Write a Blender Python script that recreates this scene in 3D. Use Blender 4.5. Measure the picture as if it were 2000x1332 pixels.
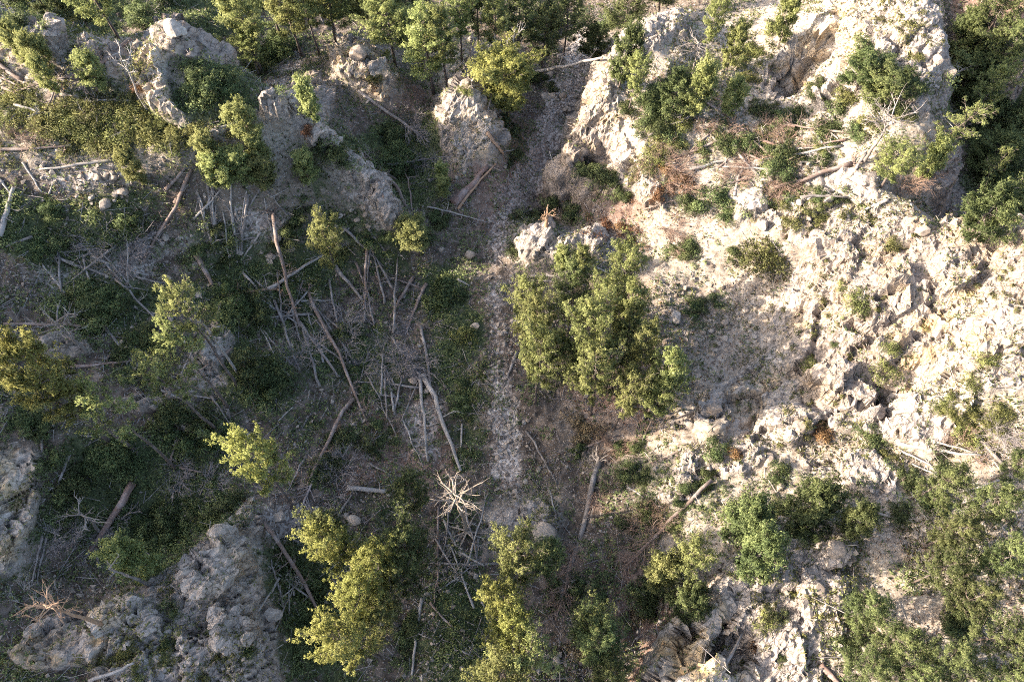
import bpy, math, random
import numpy as np
from mathutils import Vector, Matrix

# ---------------------------------------------------------------- camera, sky, sun, exposure
for o in list(bpy.data.objects):
    bpy.data.objects.remove(o)
SC = bpy.context.scene
COL = SC.collection
CAM_H, PITCH, FPX = 52.0, math.radians(62.0), 1482.0     # focal length in pixels of the 2000 px wide photograph
SUN_EL, SUN_AZ = math.radians(26.0), math.radians(6.0)   # light travels along +x, turned a little towards +y
cam_d = bpy.data.cameras.new('camera')
cam = bpy.data.objects.new('camera', cam_d)
COL.objects.link(cam)
cam.location = (0, 0, CAM_H)
cam.rotation_euler = (math.pi / 2 - PITCH, 0, 0)
cam_d.sensor_fit = 'HORIZONTAL'
cam_d.sensor_width = 36.0
cam_d.lens = 36.0 * FPX / 2000.0
cam_d.clip_end = 2000
SC.camera = cam
W = bpy.data.worlds.new('World')
SC.world = W
W.use_nodes = True
wn = W.node_tree.nodes
sky = wn.new('ShaderNodeTexSky')
sky.sky_type = 'NISHITA'
sky.sun_disc = False
sky.air_density = 0.8
sky.dust_density = 3.0
sky.ozone_density = 0.6
sky.sun_elevation = SUN_EL
sky.sun_rotation = math.radians(270) - SUN_AZ
wn['Background'].inputs['Strength'].default_value = 0.15
W.node_tree.links.new(sky.outputs[0], wn['Background'].inputs['Color'])
sun_d = bpy.data.lights.new('sun', 'SUN')
sun_d.energy = 4.2
sun_d.angle = math.radians(0.5)
sun_d.color = (1.0, 0.875, 0.745)
sun = bpy.data.objects.new('sun', sun_d)
COL.objects.link(sun)
LDIR = Vector((math.cos(SUN_EL) * math.cos(SUN_AZ), math.cos(SUN_EL) * math.sin(SUN_AZ), -math.sin(SUN_EL)))
sun.rotation_euler = LDIR.to_track_quat('-Z', 'Y').to_euler()
sun.location = (-60, 0, 80)
vs = SC.view_settings
vs.view_transform = 'Standard'
vs.look = 'None'
vs.gamma = 1
vs.use_curve_mapping = False
vs.exposure = 2.17
SC.cycles.max_bounces = 4
SC.cycles.diffuse_bounces = 2
SC.cycles.transmission_bounces = 2
SC.cycles.use_adaptive_sampling = True
SC.cycles.adaptive_threshold = 0.015
SC.cycles.filter_width = 1.0
SC.cycles.use_denoising = False
SC.cycles.transparent_max_bounces = 4

# ---------------------------------------------------------------- pixel <-> world
sp, cp = math.sin(PITCH), math.cos(PITCH)
def ray(u, v):
    a, b = (np.asarray(u, float) - 1000) / FPX, (666 - np.asarray(v, float)) / FPX
    return a, cp + b * sp, -sp + b * cp
def at_z(u, v, z):                       # the point of height z seen at a pixel
    dx, dy, dz = ray(u, v)
    t = (z - CAM_H) / dz
    return dx * t, dy * t
def project(x, y, z):
    d = cp * y + sp * (CAM_H - z)
    d = np.maximum(d, 1.0)
    up = sp * y - cp * (CAM_H - z)
    return 1000 + FPX * x / d, 666 - FPX * up / d, d

# ---------------------------------------------------------------- noise
def _hash(ix, iy, iz, s):
    h = (ix.astype(np.uint32) * np.uint32(374761393) + iy.astype(np.uint32) * np.uint32(668265263)
         + iz.astype(np.uint32) * np.uint32(2147483647) + np.uint32((s * 974711 + 12345) & 0xffffffff))
    h = (h ^ (h >> np.uint32(13))) * np.uint32(1274126177)
    h = (h ^ (h >> np.uint32(15))) * np.uint32(2246822519)
    h = h ^ (h >> np.uint32(16))
    return h.astype(np.float32) / np.float32(4294967295.0)
def vnoise(x, y, z=None, s=0):           # value noise, 0..1
    if z is None:
        z = np.zeros_like(x)
    fx, fy, fz = np.floor(x), np.floor(y), np.floor(z)
    ix, iy, iz = fx.astype(np.int64), fy.astype(np.int64), fz.astype(np.int64)
    tx, ty, tz = x - fx, y - fy, z - fz
    tx, ty, tz = tx * tx * (3 - 2 * tx), ty * ty * (3 - 2 * ty), tz * tz * (3 - 2 * tz)
    r = 0
    for a in (0, 1):
        for b in (0, 1):
            for c in (0, 1):
                w = (tx if a else 1 - tx) * (ty if b else 1 - ty) * (tz if c else 1 - tz)
                r = r + w * _hash(ix + a, iy + b, iz + c, s)
    return r
def fbm(x, y, z=None, octv=4, s=0, gain=0.5):
    r, a, tot = 0, 1.0, 0
    for k in range(octv):
        f = 2.03 ** k
        r = r + a * vnoise(x * f + k * 17.3, y * f - k * 9.1, None if z is None else z * f + k * 3.7, s + k)
        tot += a
        a *= gain
    return r / tot
def cells(x, y, z, s=0):                 # cellular noise: distance to nearest, to second nearest, random value and tilted facet of the cell
    fx, fy, fz = np.floor(x).astype(np.int64), np.floor(y).astype(np.int64), np.floor(z).astype(np.int64)
    d1 = np.full(x.shape, 9.0, np.float32)
    d2 = d1.copy()
    rid = np.zeros(x.shape, np.float32)
    til = np.zeros(x.shape, np.float32)
    for a in (-1, 0, 1):
        for b in (-1, 0, 1):
            for c in (-1, 0, 1):
                jx, jy, jz = fx + a, fy + b, fz + c
                px = jx + _hash(jx, jy, jz, s)
                py = jy + _hash(jx, jy, jz, s + 1)
                pz = jz + _hash(jx, jy, jz, s + 2)
                d = np.sqrt((px - x) ** 2 + (py - y) ** 2 + (pz - z) ** 2).astype(np.float32)
                near = d < d1
                d2 = np.where(near, d1, np.minimum(d2, d))
                hv = _hash(jx, jy, jz, s + 3)
                rid = np.where(near, hv, rid)
                an = hv * 97.0
                til = np.where(near, (x - px) * np.cos(an) + (y - py) * np.sin(an) + (z - pz) * np.sin(an * 1.7), til)
                d1 = np.where(near, d, d1)
    return d1, d2, rid, til
def sstep(a, b, x):
    t = np.clip((x - a) / (b - a), 0, 1)
    return t * t * (3 - 2 * t)

# ---------------------------------------------------------------- materials
def new_mat(name):
    m = bpy.data.materials.new(name)
    m.use_nodes = True
    nt = m.node_tree
    return m, nt, nt.nodes, nt.links, nt.nodes['Principled BSDF']
def nd(nt, kind, **kw):
    n = nt.nodes.new(kind)
    for k, v in kw.items():
        if k in n.inputs.keys():
            n.inputs[k].default_value = v
        else:
            setattr(n, k, v)
    return n
def ramp(nt, fac, stops):
    r = nt.nodes.new('ShaderNodeValToRGB')
    while len(r.color_ramp.elements) < len(stops):
        r.color_ramp.elements.new(0.5)
    for e, (p, c) in zip(r.color_ramp.elements, stops):
        e.position = p
        e.color = (*c, 1) if len(c) == 3 else c
    nt.links.new(fac, r.inputs[0])
    return r.outputs[0]
def mixc(nt, fac, a, b, mode='MIX'):
    m = nt.nodes.new('ShaderNodeMix')
    m.data_type = 'RGBA'
    m.blend_type = mode
    for sock, v in ((m.inputs[0], fac), (m.inputs[6], a), (m.inputs[7], b)):
        if hasattr(v, 'links') or hasattr(v, 'is_linked'):
            nt.links.new(v, sock)
        elif isinstance(v, (int, float)):
            sock.default_value = v
        else:
            sock.default_value = (*v, 1)
    return m.outputs[2]
def noise_out(nt, vec, scale, detail=5, rough=0.6):
    n = nd(nt, 'ShaderNodeTexNoise', Scale=scale, Detail=detail, Roughness=rough)
    nt.links.new(vec, n.inputs['Vector'])
    return n.outputs['Fac']
def mth(nt, op, a, b=None, c=None):
    m = nt.nodes.new('ShaderNodeMath')
    m.operation = op
    for i, v in enumerate((a, b, c)):
        if v is None:
            continue
        if isinstance(v, (int, float)):
            m.inputs[i].default_value = v
        else:
            nt.links.new(v, m.inputs[i])
    return m.outputs[0]

def ground_material(name='ground'):
    m, nt, N, L, B = new_mat(name)
    geo = nd(nt, 'ShaderNodeNewGeometry')
    P = geo.outputs['Position']
    at = nd(nt, 'ShaderNodeAttribute', attribute_name='cover')
    sep = nd(nt, 'ShaderNodeSeparateColor')
    L.new(at.outputs['Color'], sep.inputs[0])
    rock, gravel, green = sep.outputs[0], sep.outputs[1], sep.outputs[2]
    at2 = nd(nt, 'ShaderNodeAttribute', attribute_name='tone')
    sep2 = nd(nt, 'ShaderNodeSeparateColor')
    L.new(at2.outputs['Color'], sep2.inputs[0])
    ochre, red, pale = sep2.outputs[0], sep2.outputs[1], sep2.outputs[2]
    # limestone
    n1 = noise_out(nt, P, 0.55, 4, 0.65)
    n2 = noise_out(nt, P, 3.1, 4, 0.7)
    n3 = noise_out(nt, P, 11.0, 2, 0.7)
    stone = ramp(nt, n2, [(0.28, (0.15, 0.127, 0.108)), (0.45, (0.275, 0.234, 0.196)), (0.6, (0.365, 0.315, 0.265)), (0.8, (0.44, 0.392, 0.338))])
    och = ramp(nt, n1, [(0.42, (0.50, 0.46, 0.40)), (0.58, (0.50, 0.37, 0.21)), (0.75, (0.40, 0.26, 0.14))])
    of = mth(nt, 'MULTIPLY', ochre, ramp(nt, n1, [(0.35, (0.15,) * 3), (0.6, (1,) * 3)]))
    stone = mixc(nt, of, stone, och)
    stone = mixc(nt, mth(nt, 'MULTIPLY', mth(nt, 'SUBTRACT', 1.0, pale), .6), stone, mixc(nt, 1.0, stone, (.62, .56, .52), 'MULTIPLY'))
    lich = ramp(nt, noise_out(nt, P, 1.7, 5, 0.72), [(0.54, (0,) * 3), (0.64, (1,) * 3)])
    stone = mixc(nt, mth(nt, 'MULTIPLY', lich, 0.6), stone, (0.12, 0.11, 0.10))
    # soil: brown litter with pale grit
    soil = ramp(nt, noise_out(nt, P, 1.3, 5, 0.7), [(0.3, (0.034, 0.027, 0.020)), (0.48, (0.088, 0.068, 0.052)), (0.66, (0.18, 0.145, 0.115))])
    soil = mixc(nt, red, soil, ramp(nt, n2, [(0.3, (0.15, 0.088, 0.064)), (0.7, (0.31, 0.205, 0.155))]))
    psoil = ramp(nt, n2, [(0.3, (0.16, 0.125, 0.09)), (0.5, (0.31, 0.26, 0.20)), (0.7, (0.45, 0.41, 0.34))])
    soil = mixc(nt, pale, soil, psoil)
    grit = nd(nt, 'ShaderNodeTexVoronoi', Scale=6.5)
    L.new(P, grit.inputs['Vector'])
    gv = ramp(nt, grit.outputs['Distance'], [(0.16, (1,) * 3), (0.26, (0,) * 3)])
    sepg = nd(nt, 'ShaderNodeSeparateColor')
    L.new(grit.outputs['Color'], sepg.inputs[0])
    pick = mth(nt, 'GREATER_THAN', sepg.outputs[0], 0.58)
    gf = mth(nt, 'MULTIPLY', mth(nt, 'MULTIPLY', gv, pick), 0.8)
    soil = mixc(nt, gf, soil, (0.40, 0.38, 0.36))
    # gravel of broken stones
    gr = nd(nt, 'ShaderNodeTexVoronoi', Scale=5.0)
    L.new(P, gr.inputs['Vector'])
    sg = nd(nt, 'ShaderNodeSeparateColor')
    L.new(gr.outputs['Color'], sg.inputs[0])
    gcol = ramp(nt, sg.outputs[0], [(0.0, (0.15, 0.122, 0.102)), (0.5, (0.32, 0.272, 0.232)), (1.0, (0.50, 0.45, 0.395))])
    gcol = mixc(nt, mth(nt, 'MULTIPLY', red, 0.45), gcol, (0.32, 0.19, 0.13))
    jv = nd(nt, 'ShaderNodeVectorMath', operation='ADD')
    jn = nd(nt, 'ShaderNodeTexNoise', Scale=1.1, Detail=3)
    L.new(P, jn.inputs['Vector'])
    jm = nd(nt, 'ShaderNodeVectorMath', operation='MULTIPLY')
    jm.inputs[1].default_value = (1.6, 1.6, 1.6)
    L.new(jn.outputs['Color'], jm.inputs[0])
    jr = nd(nt, 'ShaderNodeVectorRotate', rotation_type='Z_AXIS')
    jr.inputs['Angle'].default_value = -.75
    L.new(P, jr.inputs['Vector'])
    js = nd(nt, 'ShaderNodeVectorMath', operation='MULTIPLY')
    js.inputs[1].default_value = (.45, 1.25, 1.1)
    L.new(jr.outputs[0], js.inputs[0])
    L.new(js.outputs[0], jv.inputs[0])
    L.new(jm.outputs[0], jv.inputs[1])
    jo = nd(nt, 'ShaderNodeTexVoronoi', Scale=1.0, feature='DISTANCE_TO_EDGE')
    L.new(jv.outputs[0], jo.inputs['Vector'])
    joint = ramp(nt, jo.outputs['Distance'], [(0.0, (1,) * 3), (0.045, (0,) * 3)])
    jb = ramp(nt, n1, [(0.4, (0.1,) * 3), (0.6, (.8,) * 3)])
    stone = mixc(nt, mth(nt, 'MULTIPLY', joint, jb), stone, (0.075, 0.06, 0.048))
    # moss and thin grass
    gn = ramp(nt, n3, [(0.3, (0.020, 0.030, 0.012)), (0.55, (0.060, 0.076, 0.030)), (0.75, (0.12, 0.13, 0.055))])
    edge = noise_out(nt, P, 2.3, 3, 0.7)
    def soft(mask, lo=0.38, hi=0.62):
        v = mth(nt, 'ADD', mask, mth(nt, 'MULTIPLY', mth(nt, 'SUBTRACT', edge, 0.5), 1.1))
        return ramp(nt, v, [(lo, (0,) * 3), (hi, (1,) * 3)])
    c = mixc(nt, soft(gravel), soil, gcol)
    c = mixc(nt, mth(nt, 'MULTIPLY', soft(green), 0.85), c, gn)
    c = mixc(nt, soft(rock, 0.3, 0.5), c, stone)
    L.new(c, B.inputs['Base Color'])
    B.inputs['Roughness'].default_value = 0.95
    B.inputs['Specular IOR Level'].default_value = 0.15
    h = mth(nt, 'ADD', mth(nt, 'MULTIPLY', n2, mth(nt, 'MULTIPLY_ADD', rock, -.46, .6)), mth(nt, 'MULTIPLY', noise_out(nt, P, 7.0, 4, 0.75), mth(nt, 'MULTIPLY_ADD', rock, -.22, .5)))
    cr = nd(nt, 'ShaderNodeTexVoronoi', Scale=1.6, feature='DISTANCE_TO_EDGE')
    wv = nd(nt, 'ShaderNodeVectorMath', operation='ADD')
    wn_ = nd(nt, 'ShaderNodeTexNoise', Scale=1.8, Detail=2)
    L.new(P, wn_.inputs['Vector'])
    L.new(P, wv.inputs[0])
    L.new(wn_.outputs['Color'], wv.inputs[1])
    L.new(wv.outputs[0], cr.inputs['Vector'])
    crk = ramp(nt, cr.outputs['Distance'], [(0.0, (0,) * 3), (0.06, (1,) * 3)])
    h = mth(nt, 'ADD', h, mth(nt, 'MULTIPLY', mth(nt, 'MULTIPLY', crk, rock), 0.22))
    h = mth(nt, 'SUBTRACT', h, mth(nt, 'MULTIPLY', mth(nt, 'MULTIPLY', joint, rock), 0.5))
    h = mth(nt, 'SUBTRACT', h, mth(nt, 'MULTIPLY', gr.outputs['Distance'], mth(nt, 'MULTIPLY', gravel, 0.5)))
    bm = nd(nt, 'ShaderNodeBump', Strength=0.8, Distance=0.15)
    L.new(h, bm.inputs['Height'])
    L.new(bm.outputs[0], B.inputs['Normal'])
    return m

def stone_material():
    m, nt, N, L, B = new_mat('limestone')
    tc = nd(nt, 'ShaderNodeTexCoord')
    geo = nd(nt, 'ShaderNodeNewGeometry')
    P = geo.outputs['Position']
    n = noise_out(nt, P, 4.0, 7, 0.7)
    c = ramp(nt, n, [(0.3, (0.13, 0.118, 0.105)), (0.5, (0.28, 0.25, 0.215)), (0.7, (0.41, 0.375, 0.33))])
    oi = nd(nt, 'ShaderNodeObjectInfo')
    c = mixc(nt, mth(nt, 'MULTIPLY', oi.outputs['Random'], 0.35), c, (0.40, 0.29, 0.19))
    at = nd(nt, 'ShaderNodeAttribute', attribute_name='tint')
    c = mixc(nt, 1.0, c, ramp(nt, at.outputs['Fac'], [(0, (1, .97, .93)), (0.5, (.85, 0.78, 0.71)), (1, (0.42, 0.36, 0.31))]), 'MULTIPLY')
    L.new(c, B.inputs['Base Color'])
    B.inputs['Roughness'].default_value = 0.93
    bm = nd(nt, 'ShaderNodeBump', Strength=0.7, Distance=0.08)
    L.new(noise_out(nt, P, 9.0, 8, 0.75), bm.inputs['Height'])
    L.new(bm.outputs[0], B.inputs['Normal'])
    return m

def wood_material(name, dark, light, lichen=0.0):
    m, nt, N, L, B = new_mat(name)
    tc = nd(nt, 'ShaderNodeTexCoord')
    mp = nd(nt, 'ShaderNodeMapping')
    mp.inputs['Scale'].default_value = (0.9, 9, 9)
    L.new(tc.outputs['Object'], mp.inputs['Vector'])
    n = noise_out(nt, mp.outputs[0], 1.6, 7, 0.7)
    oi = nd(nt, 'ShaderNodeObjectInfo')
    c = ramp(nt, n, [(0.32, dark), (0.66, light)])
    c = mixc(nt, mth(nt, 'MULTIPLY', oi.outputs['Random'], 0.3), c, tuple(x * 0.55 for x in light))
    n2 = noise_out(nt, tc.outputs['Object'], 1.1, 5, 0.65)
    pf = ramp(nt, n2, [(0.48, (0,) * 3), (0.62, (1,) * 3)])
    c = mixc(nt, mth(nt, 'MULTIPLY', pf, lichen), c, (0.46, 0.43, 0.40))
    L.new(c, B.inputs['Base Color'])
    B.inputs['Roughness'].default_value = 0.9
    bm = nd(nt, 'ShaderNodeBump', Strength=0.6, Distance=0.04)
    L.new(n, bm.inputs['Height'])
    L.new(bm.outputs[0], B.inputs['Normal'])
    return m

def leaf_material(name, dark, mid, light, trans=0.42):
    m, nt, N, L, B = new_mat(name)
    at = nd(nt, 'ShaderNodeAttribute', attribute_name='tint')
    oi = nd(nt, 'ShaderNodeObjectInfo')
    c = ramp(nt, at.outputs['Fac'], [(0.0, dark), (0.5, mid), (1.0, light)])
    hs = nd(nt, 'ShaderNodeHueSaturation')
    L.new(c, hs.inputs['Color'])
    L.new(mth(nt, 'MULTIPLY_ADD', oi.outputs['Random'], 0.03, 0.485), hs.inputs['Hue'])
    L.new(mth(nt, 'MULTIPLY_ADD', oi.outputs['Random'], 0.45, 0.78), hs.inputs['Value'])
    L.new(hs.outputs[0], B.inputs['Base Color'])
    B.inputs['Roughness'].default_value = 0.65
    B.inputs['Specular IOR Level'].default_value = 0.25
    tr = nd(nt, 'ShaderNodeBsdfTranslucent')
    L.new(hs.outputs[0], tr.inputs['Color'])
    mx = nd(nt, 'ShaderNodeMixShader')
    mx.inputs[0].default_value = trans
    L.new(B.outputs[0], mx.inputs[1])
    L.new(tr.outputs[0], mx.inputs[2])
    out = [n for n in N if n.type == 'OUTPUT_MATERIAL'][0]
    L.new(mx.outputs[0], out.inputs['Surface'])
    return m

M = {
    'ground': ground_material(),
    'stone': stone_material(),
    'bark': wood_material('bark', (0.035, 0.026, 0.020), (0.15, 0.11, 0.085), 0.2),
    'grey': wood_material('weathered_wood', (0.07, 0.058, 0.048), (0.24, 0.205, 0.175), 0.3),
    'pale': wood_material('bleached_wood', (0.13, 0.112, 0.095), (0.38, 0.34, 0.295), 0.25),
    'brown': wood_material('brown_log', (0.07, 0.048, 0.036), (0.24, 0.17, 0.13), 0.25),
    'red': wood_material('red_log', (0.085, 0.052, 0.038), (0.24, 0.155, 0.12), 0.25),
    'tan': wood_material('tan_wood', (0.14, 0.105, 0.075), (0.36, 0.29, 0.22), 0.1),
    'ochre': wood_material('ochre_wood', (0.16, 0.09, 0.05), (0.42, 0.27, 0.16), 0.1),
    'twig_grey': wood_material('grey_twigs', (0.12, 0.10, 0.095), (0.27, 0.235, 0.22), 0.2),
    'twig_brown': wood_material('brown_twigs', (0.12, 0.075, 0.05), (0.30, 0.20, 0.145), 0.0),
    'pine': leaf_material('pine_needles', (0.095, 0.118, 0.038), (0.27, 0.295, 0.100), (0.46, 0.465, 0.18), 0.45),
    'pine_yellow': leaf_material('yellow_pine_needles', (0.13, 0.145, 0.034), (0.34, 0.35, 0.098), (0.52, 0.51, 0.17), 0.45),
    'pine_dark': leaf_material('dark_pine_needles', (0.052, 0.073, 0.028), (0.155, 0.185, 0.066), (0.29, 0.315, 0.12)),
    'shrub': leaf_material('shrub_leaves', (0.038, 0.058, 0.023), (0.125, 0.158, 0.058), (0.27, 0.30, 0.115), 0.3),
    'olive': leaf_material('olive_shrub_leaves', (0.075, 0.085, 0.028), (0.20, 0.210, 0.068), (0.35, 0.35, 0.12), 0.3),
    'rust': leaf_material('rust_leaves', (0.10, 0.05, 0.02), (0.21, 0.11, 0.05), (0.33, 0.20, 0.10), 0.25),
    'straw': leaf_material('dry_grass', (0.15, 0.11, 0.06), (0.30, 0.23, 0.13), (0.42, 0.34, 0.20), 0.3),
}

# ---------------------------------------------------------------- mesh helpers
def make_mesh(name, v, t, mat, tint=None, smooth=False, normals=None):
    v = np.asarray(v, np.float32)
    t = np.asarray(t, np.int32)
    me = bpy.data.meshes.new(name)
    k = t.shape[1]
    me.vertices.add(len(v))
    me.vertices.foreach_set('co', v.ravel())
    me.loops.add(t.size)
    me.loops.foreach_set('vertex_index', t.ravel())
    me.polygons.add(len(t))
    me.polygons.foreach_set('loop_start', np.arange(0, t.size, k, dtype=np.int32))
    me.polygons.foreach_set('use_smooth', np.full(len(t), smooth))
    if tint is not None:
        a = me.attributes.new('tint', 'FLOAT', 'POINT')
        a.data.foreach_set('value', np.asarray(tint, np.float32))
    me.update(calc_edges=True)
    me.materials.append(mat)
    if normals is not None:
        me.polygons.foreach_set('use_smooth', np.full(len(t), True))
        me.normals_split_custom_set_from_vertices(np.asarray(normals, np.float32))
    return me
def link(name, data, parent=None):
    o = bpy.data.objects.new(name, data)
    COL.objects.link(o)
    if parent is not None:
        o.parent = parent
    return o
def tag(o, label=None, cat=None, group=None, kind=None):
    if label:
        o['label'] = label
    if cat:
        o['category'] = cat
    if group:
        o['group'] = group
    if kind:
        o['kind'] = kind
    return o
class Buf:
    def __init__(s):
        s.v, s.t, s.c, s.n, s.nr = [], [], [], 0, []
    def add(s, v, t, c=None, nr=None):
        if nr is not None:
            s.nr.append(nr)
        v = np.asarray(v, float)
        s.v.append(v)
        s.t.append(np.asarray(t, int) + s.n)
        s.c.append(np.full(len(v), 0.5) if c is None else np.broadcast_to(c, (len(v),)))
        s.n += len(v)
    def mesh(s, name, mat, smooth=False):
        return make_mesh(name, np.concatenate(s.v), np.concatenate(s.t), mat, np.concatenate(s.c), smooth, np.concatenate(s.nr) if s.nr else None)
def tube(buf, pts, rad, sides=6, caps=True, rng=None, rough=0.0):
    pts = np.asarray(pts, float)
    n = len(pts)
    tan = np.gradient(pts, axis=0)
    tan /= np.linalg.norm(tan, axis=1)[:, None] + 1e-9
    ref = np.array([0, 0, 1.0]) if abs(tan[0][2]) < 0.9 else np.array([1.0, 0, 0])
    a = np.cross(tan, ref)
    a /= np.linalg.norm(a, axis=1)[:, None] + 1e-9
    b = np.cross(tan, a)
    th = np.arange(sides) * 2 * math.pi / sides
    r = np.asarray(rad, float)[:, None]
    if rng is not None and rough:
        r = r * (1 + rough * (rng.random((n, sides)) - 0.5))
    else:
        r = np.broadcast_to(r, (n, sides))
    v = pts[:, None, :] + r[..., None] * (np.cos(th)[None, :, None] * a[:, None, :] + np.sin(th)[None, :, None] * b[:, None, :])
    v = v.reshape(-1, 3)
    i = np.arange(n - 1)[:, None] * sides
    j = np.arange(sides)[None, :]
    q0, q1 = i + j, i + (j + 1) % sides
    t = np.concatenate([np.stack([q0, q1, q1 + sides], -1).reshape(-1, 3), np.stack([q0, q1 + sides, q0 + sides], -1).reshape(-1, 3)])
    if caps:
        v = np.concatenate([v, pts[:1], pts[-1:]])
        k = n * sides
        jj = np.arange(sides)
        t = np.concatenate([t, np.stack([np.full(sides, k), (jj + 1) % sides, jj], -1),
                            np.stack([np.full(sides, k + 1), k - sides + jj, k - sides + (jj + 1) % sides], -1)])
    buf.add(v, t)
def unit(v):
    return v / (np.linalg.norm(v, axis=-1, keepdims=True) + 1e-9)

# ---------------------------------------------------------------- terrain: heights read off the photograph (pixel, pixel, metres above the gully)
BREAK = [  # ridge crests, toes and stream bed: each a run of (u, v, z)
    [(1160, -120, -6), (1150, 40, -5), (1130, 110, -4.5), (1100, 190, -4), (1060, 260, -3.5), (1040, 330, -3), (1000, 390, -2), (965, 450, -1), (960, 520, -.5),
     (960, 600, 0), (950, 700, 0), (960, 800, 0), (980, 900, .3), (960, 1000, .5), (930, 1100, .8), (920, 1200, 1), (910, 1320, 1.2), (905, 1480, 1.4)],
    # upper left: rear crest and the forest floor behind it
    [(-120, 30, 15), (0, 45, 15), (60, 70, 14.8), (120, 92, 14.3), (180, 92, 14.6), (250, 95, 14.2), (300, 70, 15), (335, 42, 15.8), (375, 65, 15.4), (430, 108, 12.5)],
    [(-120, 10, 6), (0, 25, 5.5), (120, 60, 5), (220, 70, 4.5), (300, 45, 3.5), (380, 35, 3), (470, 80, 1.5)],
    # wall of the bowl
    [(270, 140, 13.8), (300, 188, 13.2), (340, 228, 12.8), (372, 247, 12.6), (430, 257, 12.2), (470, 240, 11.8), (540, 222, 11.4), (590, 224, 10.8), (620, 288, 8.6), (680, 340, 6.6), (740, 380, 5), (785, 440, 3)],
    [(340, 130, 8), (345, 170, 7), (365, 205, 6), (390, 225, 5), (440, 228, 4), (490, 212, 3.5), (545, 195, 3.5), (600, 190, 4)],
    [(420, 150, 3.5), (470, 140, 1.5), (520, 130, 0), (560, 110, -1)],
    [(640, 262, 5), (670, 290, 4), (720, 345, 2.5), (770, 385, 1.2), (810, 440, .6)],
    # small spurs in the gully
    [(672, 108, 3.6), (700, 98, 4.2), (728, 112, 3.8), (750, 145, 3), (765, 168, 2)],
    [(650, 78, -1), (700, 66, -2), (755, 85, -2.5), (800, 150, -2)],
    [(935, 100, 1.4), (925, 140, 2.4), (905, 175, 3.2), (872, 208, 3.4), (935, 218, 2.8), (962, 265, 2.0), (975, 290, 1.0)],
    [(955, 80, -4), (985, 140, -3.6), (992, 200, -3.3), (1000, 270, -3), (1005, 310, -2.8)],
    [(895, 110, -2), (860, 165, -2), (838, 205, -1.5), (850, 250, -1), (868, 300, -.8)],
    # lit spur right of the stream bed
    [(1320, 38, 4.6), (1260, 58, 4.4), (1200, 86, 4), (1172, 112, 4.4), (1150, 180, 4.2), (1130, 225, 4), (1100, 282, 3.2), (1125, 305, 3.2), (1170, 312, 3.6), (1215, 330, 3.6), (1245, 365, 3.4), (1290, 402, 3)],
    [(1130, 350, -2), (1180, 385, -1), (1230, 402, .2)],
    # tower, upper right
    [(1600, 45, 9.5), (1640, 8, 11.5), (1740, 2, 12.5), (1822, 30, 12), (1828, 90, 11), (1815, 130, 10), (1840, 180, 8.6), (1850, 250, 7.6), (1835, 300, 6.6), (1825, 370, 5.2)],
    [(1850, 20, 1), (1868, 100, -1.5), (1882, 180, -3), (1892, 260, -4.5), (1885, 330, -4), (1870, 400, -3)],
    # crest of the big face against the dark gulch
    [(1690, 425, 7.6), (1740, 440, 8.4), (1800, 448, 9), (1870, 468, 9.6), (1930, 455, 10.8), (2000, 438, 12), (2120, 420, 13.5)],
    [(1740, 425, 3), (1820, 432, 0), (1900, 440, -1), (2000, 425, -1), (2130, 400, 0)],
    # cleft inside the face
    [(1760, 660, 9), (1740, 700, 8.2), (1720, 740, 7.4), (1760, 770, 7.2)],
    [(1765, 690, 10.4), (1750, 745, 10), (1775, 800, 10), (1840, 860, 10.4)],
    # lower left outcrop and its hollow
    [(500, 985, 4.6), (455, 1060, 5.6), (395, 1110, 6), (290, 1140, 6), (205, 1212, 6.8), (60, 1270, 7.2)],
    [(400, 1020, 3.2), (350, 1060, 3), (250, 1090, 3.4), (180, 1140, 4.4)],
    [(500, 1060, 4.4), (510, 1150, 4.8), (520, 1250, 5), (530, 1340, 5)],
    [(555, 1060, 2.6), (570, 1150, 2.6), (590, 1250, 2.6), (600, 1350, 2.6)],
    # red cliff, bottom right
    [(1400, 1100, 7.6), (1400, 1175, 7.8), (1372, 1235, 7.8), (1345, 1290, 7.6), (1330, 1340, 7.6)],
    [(1330, 1150, 2.6), (1300, 1220, 2.2), (1270, 1280, 1.8), (1225, 1335, 1.8)],
]
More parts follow.
